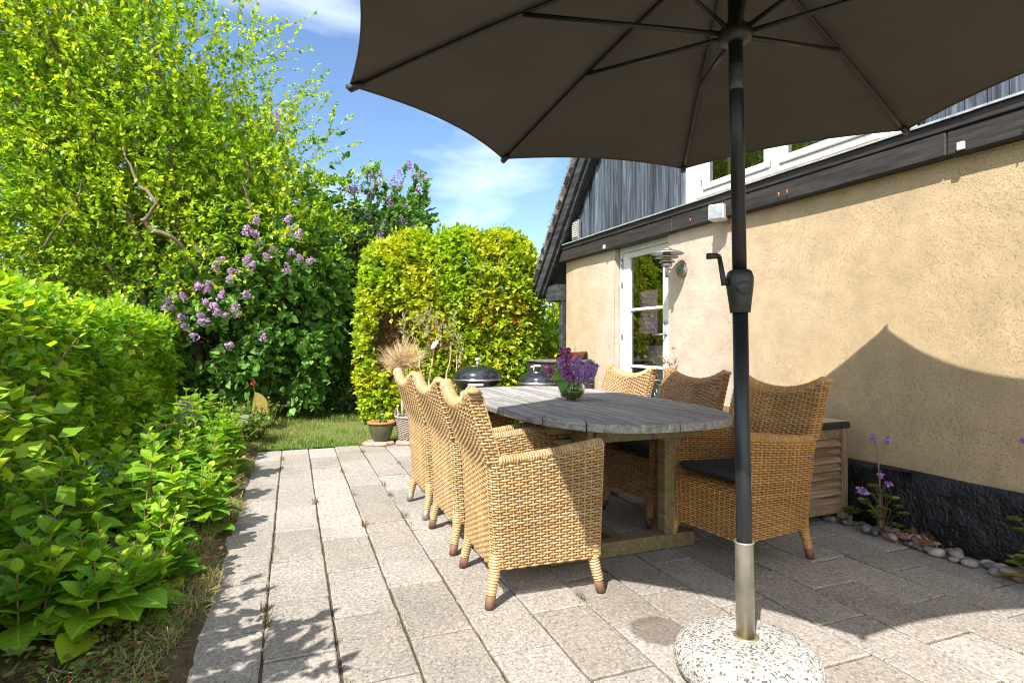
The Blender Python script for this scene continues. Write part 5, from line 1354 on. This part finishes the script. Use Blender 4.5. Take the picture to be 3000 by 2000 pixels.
def plants():
    # big plum tree
    def shoots(lf, tw, b):
        for pts, r in (([(-4.35, 6.75, 2.5), (-4.15, 6.7, 2.72), (-4.4, 6.75, 2.95), (-4.65, 6.85, 3.4)], .026), ([(-4.35, 6.75, 2.5), (-4.0, 6.9, 2.3), (-3.9, 7.2, 1.9)], .032), ([(-3.3, 7.3, 2.75), (-3.38, 7.25, 3.0), (-3.34, 7.3, 3.25), (-3.5, 7.4, 3.6)], .018), ([(-5.6, 6.8, 2.2), (-5.2, 6.7, 2.6), (-5.0, 6.7, 3.0)], .018)):
            q = np.array(pts) - b; t = np.linspace(0, 1, 14); P = np.stack([np.interp(t, np.linspace(0, 1, len(q)), q[:, i]) for i in range(3)], 1) + rng.normal(size=(14, 3)) * .012; tw.tube(P, np.linspace(r, r * .45, 14), 8)
        for (x, y, z, dx, dz, L) in [(-3.1, 8.2, 4.3, .45, .8, .9), (-3.5, 8.2, 4.4, .15, 1, .6), (-3.9, 8., 4.8, .05, 1, .7), (-2.95, 8.2, 3.9, .5, .8, .6), (-2.5, 8.3, 3.4, .8, .5, .6), (-4.3, 8, 5.3, .0, 1, .9), (-2.75, 8.2, 3.3, .8, .4, .5), (-3.4, 8.2, 4.2, .3, 1, .8)]:
            for q in range(4):
                p = np.array([[x, y, z]]) + rng.normal(size=(1, 3)) * .14 - b; d = np.array([[dx, 0, dz]]) + rng.normal(size=(1, 3)) * .2
                sprays(lf, tw, p, d, L * random.uniform(.5, 1.), 30, .045, L_SIMPLE, .8, .02)
    shrub('plum_tree', 'tall bright yellow-green plum tree filling the upper left', 'tree', (-4.4, 8.3, 0),
          [((-5.25, 8, 4.1), (1.75, 1.5, 2.2)), ((-3.75, 8.2, 3.35), (1.0, 1.1, 1.2)), ((-7.4, 8, 4.0), (2.0, 1.4, 2.5)), ((-5.4, 7.8, 2.6), (1.9, 1.2, .9)), ((-3.3, 8.2, 2.6), (.9, .8, .7)), ((-6.0, 7.6, 5.8), (2.0, 1.2, 1.5)), ((-5.3, 8.4, 1.9), (1.7, .7, .7)), ((-4.3, 8.6, 2.5), (1.0, .6, .7)), ((-3.2, 8.6, 2.3), (.7, .6, .5))],
          9800, .42, 14, .062, L_SIMPLE, M['tree'], .5, 260, .24, .85, .1, 3, .07, extra=shoots)
    # front lilac with blooms
    bp = [(720,690),(750,655),(835,650),(870,700),(855,745),(880,765),(840,800),(790,760),(715,770),(735,790),(800,735),(640,765),(628,790),(590,840),(615,835),(605,858),(575,850),(670,825),(490,880),(515,870),(545,880),(600,885),(645,880),(690,895),(590,930),(605,945),(535,935),(545,960),(640,920),(655,925),(720,865),(755,690),(580,990),(670,1015),(480,910),(500,905),(770,1000),(905,765),(845,690),(585,735),(480,990),(760,720),(690,800),(620,900),(700,925)]
    Yb = 7.0; pos = []; 
    for (u, v) in bp:
        y = Yb + random.uniform(-.05, .15) + ((u - 690) / 260) ** 2 * .25; pos.append(((u - 1500) / 1680 * y, y, 1.1 - (v - 1000) / 1680 * y))
    m = len(pos); dirs = unit(m) * .55 + [.2, -.6, .5]
    shrub('lilac_bush', 'lilac bush with heart-shaped leaves and pale purple blooms at the end of the hedge', 'bush', (-3.7, 8.0, 0),
          [((-3.72, 8.0, 1.5), (1.0, .62, .88)), ((-3.3, 8.0, 2.2), (.65, .55, .58)), ((-4.0, 7.95, 1.0), (.8, .55, .6)), ((-3.2, 8.05, 1.0), (.6, .5, .65))],
          2900, .20, 8, .080, L_HEART, M['lilac'], .0, 90, .16, .4, .5, 6, .035, blooms=(pos, dirs, [random.uniform(.10, .15) for _ in pos], .062, .019, 120), upn=.4)
    # lilac far right behind
    pos = []; 
    for i in range(38):
        u = random.uniform(1030, 1250); v = random.uniform(480, 720) ; v = max(v, 470 + abs(u - 1180) * .7); y = 10.2; pos.append(((u - 1500) / 1680 * y, y, 1.1 - (v - 1000) / 1680 * y))
    shrub('lilac_bush', 'tall darker lilac with violet blooms behind the round-topped hedge', 'bush', (-2.5, 11, 0),
          [((-2.2, 10.9, 3.15), (.7, .7, 1.1)), ((-2.9, 11, 2.9), (.8, .7, 1.0)), ((-2.3, 11, 2.), (1.2, .8, 1.0))],
          2100, .24, 10, .080, L_HEART, M['lilac'], .3, 90, .15, .6, .3, 6, .06, blooms=(pos, unit(38) * .5 + [0, -.2, .9], [random.uniform(.12, .24) for _ in pos], .05, .024, 60), upn=.5, bmat='bloomv')
    pos = [((u - 1500) / 1680 * 9., 9., 1.1 - (v - 1000) / 1680 * 9.) for u, v in [(240, 165), (250, 150), (225, 175), (260, 180), (70, 45), (180, 60), (190, 80), (20, 500), (50, 520), (200, 300), (150, 420), (130, 425), (820, 480), (800, 375), (815, 385), (700, 370), (680, 365)] for _ in range(3)]
    pos = [(x + random.gauss(0, .07), y, z + random.gauss(0, .09)) for x, y, z in pos]
    shrub('lilac_bush', 'overgrown lilac almost hidden behind the tall plum tree', 'bush', (-6.3, 10.2, 0), [((-6.6, 10., 3.4), (2.4, .9, 2.4)), ((-4.3, 10., 2.6), (1.6, .8, 1.9)), ((-8.8, 10., 3.), (1.6, .8, 2.4))], 2000, .4, 10, .11, L_HEART, M['lilac'], .3, 80, .2, .6, .3, 5, .06,
          blooms=(pos, unit(len(pos)) * .4 + [0, 0, 1], [random.uniform(.2, .32) for _ in pos], .05, .03, 70))
    # dark shrubs closing the back
    shrub('evergreen_shrub', 'dark shady shrub between the lilac and the round-topped hedge', 'shrub', (-2.7, 9.9, 0), [((-3.1, 9.6, 1.2), (.9, .7, 1.2)), ((-2.35, 9.7, 1.1), (.75, .7, 1.15)), ((-2.9, 9.9, 2.3), (1.0, .7, .9))], 2300, .3, 11, .065, L_SIMPLE, M['darkl'], .2, 90, .2, .6, .4, 9, .03)
    shrub('weeping_shrub', 'low blue-green drooping shrub with small blue flowers at the lawn edge', 'shrub', (-2.35, 8.9, 0), [((-2.3, 8.95, .55), (.6, .5, .55))], 700, .24, 10, .06, L_NARROW, M['lilac'], .0, 40, .2, .6, .6, 5, .015, width=1.7, blooms=([(-2.35 + random.gauss(0, .12), 8.40, .28 + random.gauss(0, .08)) for _ in range(14)], unit(14) + [0, 0, 1], [.05] * 14, .02, .012, 14), bmat='blue')
    for i, (x, y, rx, h, lab) in enumerate([(-9.2, 11.5, 2.2, 3.4, 'dark leafy shrub at the far left behind the plum tree'), (-5.6, 12., 2.2, 2.7, 'dark leafy shrub behind the blooming lilac'), (-1.3, 12.8, 2.2, 2.3, 'dark leafy shrub behind the round-topped hedge'), (1.6, 12.5, 1.8, 1.9, 'dark leafy shrub behind the house corner')]):
        shrub('background_shrub', lab, 'shrub', (x, y, 0), [((x, y, h * .5), (rx, .8, h * .55)), ((x + .5, y, h * .3), (rx, .7, h * .35))], 1500, .4, 9, .12, L_SIMPLE, M['darkl'], .2, 60, .2, .6, .3, 5, .05)
    shrub('golden_shrub', 'yellowish variegated shrub between the hedge and the house corner', 'shrub', (.62, 9., 0), [((.62, 8.9, 1.0), (.75, .5, .85)), ((.55, 8.2, .5), (.45, .4, .5))], 900, .2, 10, .06, L_OV, M['hedge'], .3, 50, .2, .5, .2, 5, .02)
    # shrub out of frame near the camera: throws the leafy shadow on the paving
    def sprigs(lf, tw, b):
        n = 10; c = np.c_[rng.uniform(-1.60, -1.42, n), rng.uniform(1.2, 1.6, n), rng.uniform(.75, 1.02, n)] - b
        sprays(lf, tw, c, np.array([.75, .35, -.15]) + unit(n) * .35, .22, 9, .058, L_BEECH, .6, .25)
    shrub('beech_shrub', 'shaggy beech shrub whose branches reach into the picture at the left edge', 'shrub', (-1.75, .45, 0), [((-1.55, .10, 1.05), (.55, .45, .60)), ((-1.95, .9, 1.0), (.55, .5, .62)), ((-1.35, -.4, 1.0), (.45, .4, .65)), ((-1.42, .72, 1.28), (.26, .20, .28))], 1050, .22, 9, .075, L_SIMPLE, M['beech'], .4, 45, .2, .6, .1, 6, .02, extra=sprigs)

def hydrangeas():
    """bushy clumps: stiff stems topped with whorls of broad leaves"""
    spots = [(-.92, 2.58, .46, .24, 17, .135, 'hydrangea with broad dark leaves at the left edge beside the leaf stalks'),
             (-.66, 2.56, .42, .22, 19, .135, 'shaded hydrangea with big serrated leaves at the front of the bed'),
             (-.56, 2.95, .40, .17, 12, .12, 'small hydrangea beside the paving, between the shaded one and the bright one'),
             (-.96, 3.05, .64, .20, 13, .12, 'tall hydrangea with dark leaves close to the hedge'),
             (-.66, 3.28, .66, .17, 11, .125, 'hydrangea with long bare stems and half sunlit leaves'),
             (-.80, 3.75, .60, .22, 17, .12, 'green hydrangea in the middle of the bed'),
             (-.52, 3.72, .46, .18, 15, .11, 'low sunlit hydrangea leaning over the edge of the paving'),
             (-.86, 4.40, .70, .24, 20, .11, 'bright hydrangea near the hedge beyond the middle of the bed'),
             (-.54, 4.35, .54, .19, 18, .105, 'yellow-green hydrangea along the paving beyond the middle of the bed'),
             (-.84, 5.10, .76, .24, 20, .11, 'tall hydrangea with pale shoots near the rough rock'),
             (-.52, 5.05, .56, .20, 18, .105, 'yellow-green hydrangea near the far end of the paving'),
             (-.66, 5.80, .66, .24, 22, .105, 'farthest hydrangea before the end of the paving')]
    for n_, a_, h, r, ns, ls, lab in spots:
        b = np.array(pa(n_, a_, .03)); t = thing('hydrangea', lab, 'hydrangea', b, group='hydrangeas in the bed beside the path')
        lf, st = MB(), MB(); P = []; D = []; N = []; S = []
        for i in range(ns):
            an = random.random() * 6.28; q = math.sqrt(random.random()); rr = q * r; hh = h * (1 - .55 * q * q) * random.uniform(.6, 1.08)
            tip = np.array([rr * math.cos(an), rr * math.sin(an), hh]); foot = tip * [.35, .35, 0]
            st.tube([foot, (foot + tip) / 2 + rng.normal(size=3) * .012, tip], [.0042, .0036, .003], 5, caps=False)
            ax = tip - foot + [0, 0, .2]; ax /= np.linalg.norm(ax); tiers = random.choice([4, 5, 5, 6])
            for k in range(tiers):
                z = tip - ax * (.022 + .045 * (tiers - 1 - k)) if k < tiers - 1 else tip
                sz = ls * .98 * (1.15 - .17 * k) * random.uniform(.85, 1.15); a0 = an + k * 1.57 + random.uniform(-.3, .3); el = -.15 + .33 * k
                for s in (0, math.pi):
                    d = np.array([math.cos(a0 + s), math.sin(a0 + s), el + random.uniform(-.15, .15)]); P.append(z); D.append(d); N.append(np.array([-d[0] * el, -d[1] * el, 1.]) + rng.normal(size=3) * .15); S.append(sz if k < tiers - 1 else sz * .75)
        lf.leaves(np.array(P), np.array(D), np.array(N), np.array(S), L_OVH); lf.build('leaves', M['hydr'], t, True); st.build('stems', M['stem'], t, True)
L_OVH = tmpl_ovate(.38, .35)
hydrangeas()
plants()

def bed_bits():
    # young light plants along the far bed, iris-like leaves, red flower, silver leaves
    t = thing('silver_leaf_plant', 'grey-green broad-leaved plant at the far corner of the bed', 'plant', pa(-.60, 6.15, 0)); l = MB()
    n = 26; p = rng.normal(size=(n, 3)) * [.14, .14, .05] + [0, 0, .26]; l.leaves(p, unit(n) * [1, 1, .3], unit(n) * .4 + [0, 0, 1], .10, L_OV, 1.3); l.build('leaves', M['silver'], t, True)
    m = MB(); 
    for q in p: m.tube([(0, 0, 0), q], .003, 4)
    m.build('stems', M['weed'], t)
    for i, (n_, a_, lab) in enumerate([(-.75, 6.35, 'feathery green perennial at the end of the hydrangea bed'), (-1.15, 6.7, 'feathery green perennial beside the rough rock'), (-.45, 6.75, 'feathery green perennial where the bed meets the lawn'), (-.95, 7.4, 'feathery green perennial in front of the lilac bush'), (-.5, 8.0, 'feathery green perennial in front of the dark shrub')]):
        t = thing('perennial', lab, 'plant', pa(n_, a_, 0), group='perennials at the far end of the bed'); l, m = MB(), MB()
        n = 130; c = rng.normal(size=(n, 3)) * [.09, .09, .02]; c[:, 2] = 0; sprays(l, m, c, unit(n) * .7 + [0, 0, 1.1], rng.uniform(.25, .55, n), 16, .04, L_NARROW if i % 2 else L_SIMPLE, .8, .2)
        l.build('leaves', M['weed'], t); m.build('stems', M['weed'], t)
    t = thing('poppy', 'single red flower on a thin stem in front of the yellow sheet', 'flower', (-2.95, 6.55, 0)); m = MB(); m.tube([(0, 0, 0), (.02, 0, .35), (0, 0, .62)], .004, 5); m.build('stem', M['weed'], t)
    l = MB(); n = 16; l.leaves(np.tile([0, 0, .62], (n, 1)) + rng.normal(size=(n, 3)) * .004, unit(n) + [0, 0, .6], unit(n), .030, L_OV, 1.1); l.build('petals', M['red'], t)
    # yellow curved sheet
    m = MB(); n = 14; P = np.zeros((n, 8, 3))
    for i in range(n):
        q = i / (n - 1)
        for j in range(8): P[i, j] = (q * .55, .02 * math.sin(q * 3), .0 + (j / 7) * (.50 * (1 - q ** 1.7) ** .6 + .03))
    m.grid(P); Q = P.copy(); Q[..., 1] += .025; m.grid(Q, flip=True); m.grid(np.stack([P[:, -1], Q[:, -1]], 1)); m.grid(np.stack([P[-1], Q[-1]], 0)); m.grid(np.stack([P[0], Q[0]], 0))
    o = m.build('yellow_sheet', M['yellow']); o.scale = (.42, 1, .5); o.location = (-3.18, 7.0, .22); o.rotation_euler = (R(-12), 0, R(-12)); tag(o, 'yellow curved sheet standing in the bed under the lilac bush', 'sheet')
    # rough rock
    m = MB(); n = 18; a = np.linspace(0, 2 * math.pi, n + 1); b = np.linspace(-math.pi / 2, math.pi / 2, 13); Bt, A_ = np.meshgrid(b, a, indexing='ij')
    f = 1 + .12 * np.sin(A_ * 3 + 1) * np.cos(Bt * 2) + .07 * np.sin(A_ * 5 + Bt * 7) ; P = np.stack([np.cos(Bt) ** .6 * np.cos(A_) * .14 * f, np.cos(Bt) ** .6 * np.sin(A_) * .12 * f, np.sin(Bt) * .22 * f], -1); P[:, -1] = P[:, 0]; m.grid(P)
    o = m.build('rough_rock', M['rock']); o.location = (-3.17, 5.6, .30); tag(o, 'rough brown rock standing behind the hydrangeas', 'rock')
    # blue bell flowers, young grasses
    t = thing('bluebell', 'tiny blue flowers between the hydrangeas and the hedge', 'flower', pa(-1.0, 3.9, 0)); l = MB(); n = 60; l.leaves(rng.normal(size=(n, 3)) * [.10, .14, .04] + [0, 0, .40], unit(n), unit(n), .018, L_OV); l.build('petals', M['blue'], t)
    m = MB(); blade_mesh(m, np.c_[rng.normal(size=(90, 2)) * .1, np.zeros(90)], unit(90), rng.uniform(.2, .42, 90), .004); m.build('leaves', M['weed'], t)
    # tall tulip-like leaf bunch bottom left
    t = thing('leaf_stalk_clump', 'bunch of pale green leaf stalks at the bottom left corner', 'plant', pa(-1.0, 2.28, 0)); m = MB(); blade_mesh(m, np.c_[rng.normal(size=(60, 2)) * .03, np.zeros(60)], unit(60), rng.uniform(.22, .40, 60), .005); m.build('leaves', M['weed'], t)
    # fallen sticks on the slabs
    for (p, lab) in [([(1.25, 2.72, .004), (1.42, 2.78, .006), (1.66, 2.80, .004), (1.85, 2.92, .005)], 'long thin dry twig lying on the slabs in front of the pebbles'), ([(.60, 2.55, .004), (.72, 2.74, .006), (.84, 3.02, .10)], 'thin dry stalk leaning on the foot of the table')]:
        m = MB(); m.tube(p, .0024, 5); tag(m.build('dry_twig', M['stem']), lab, 'twig', 'dry twigs on the paving')
bed_bits()
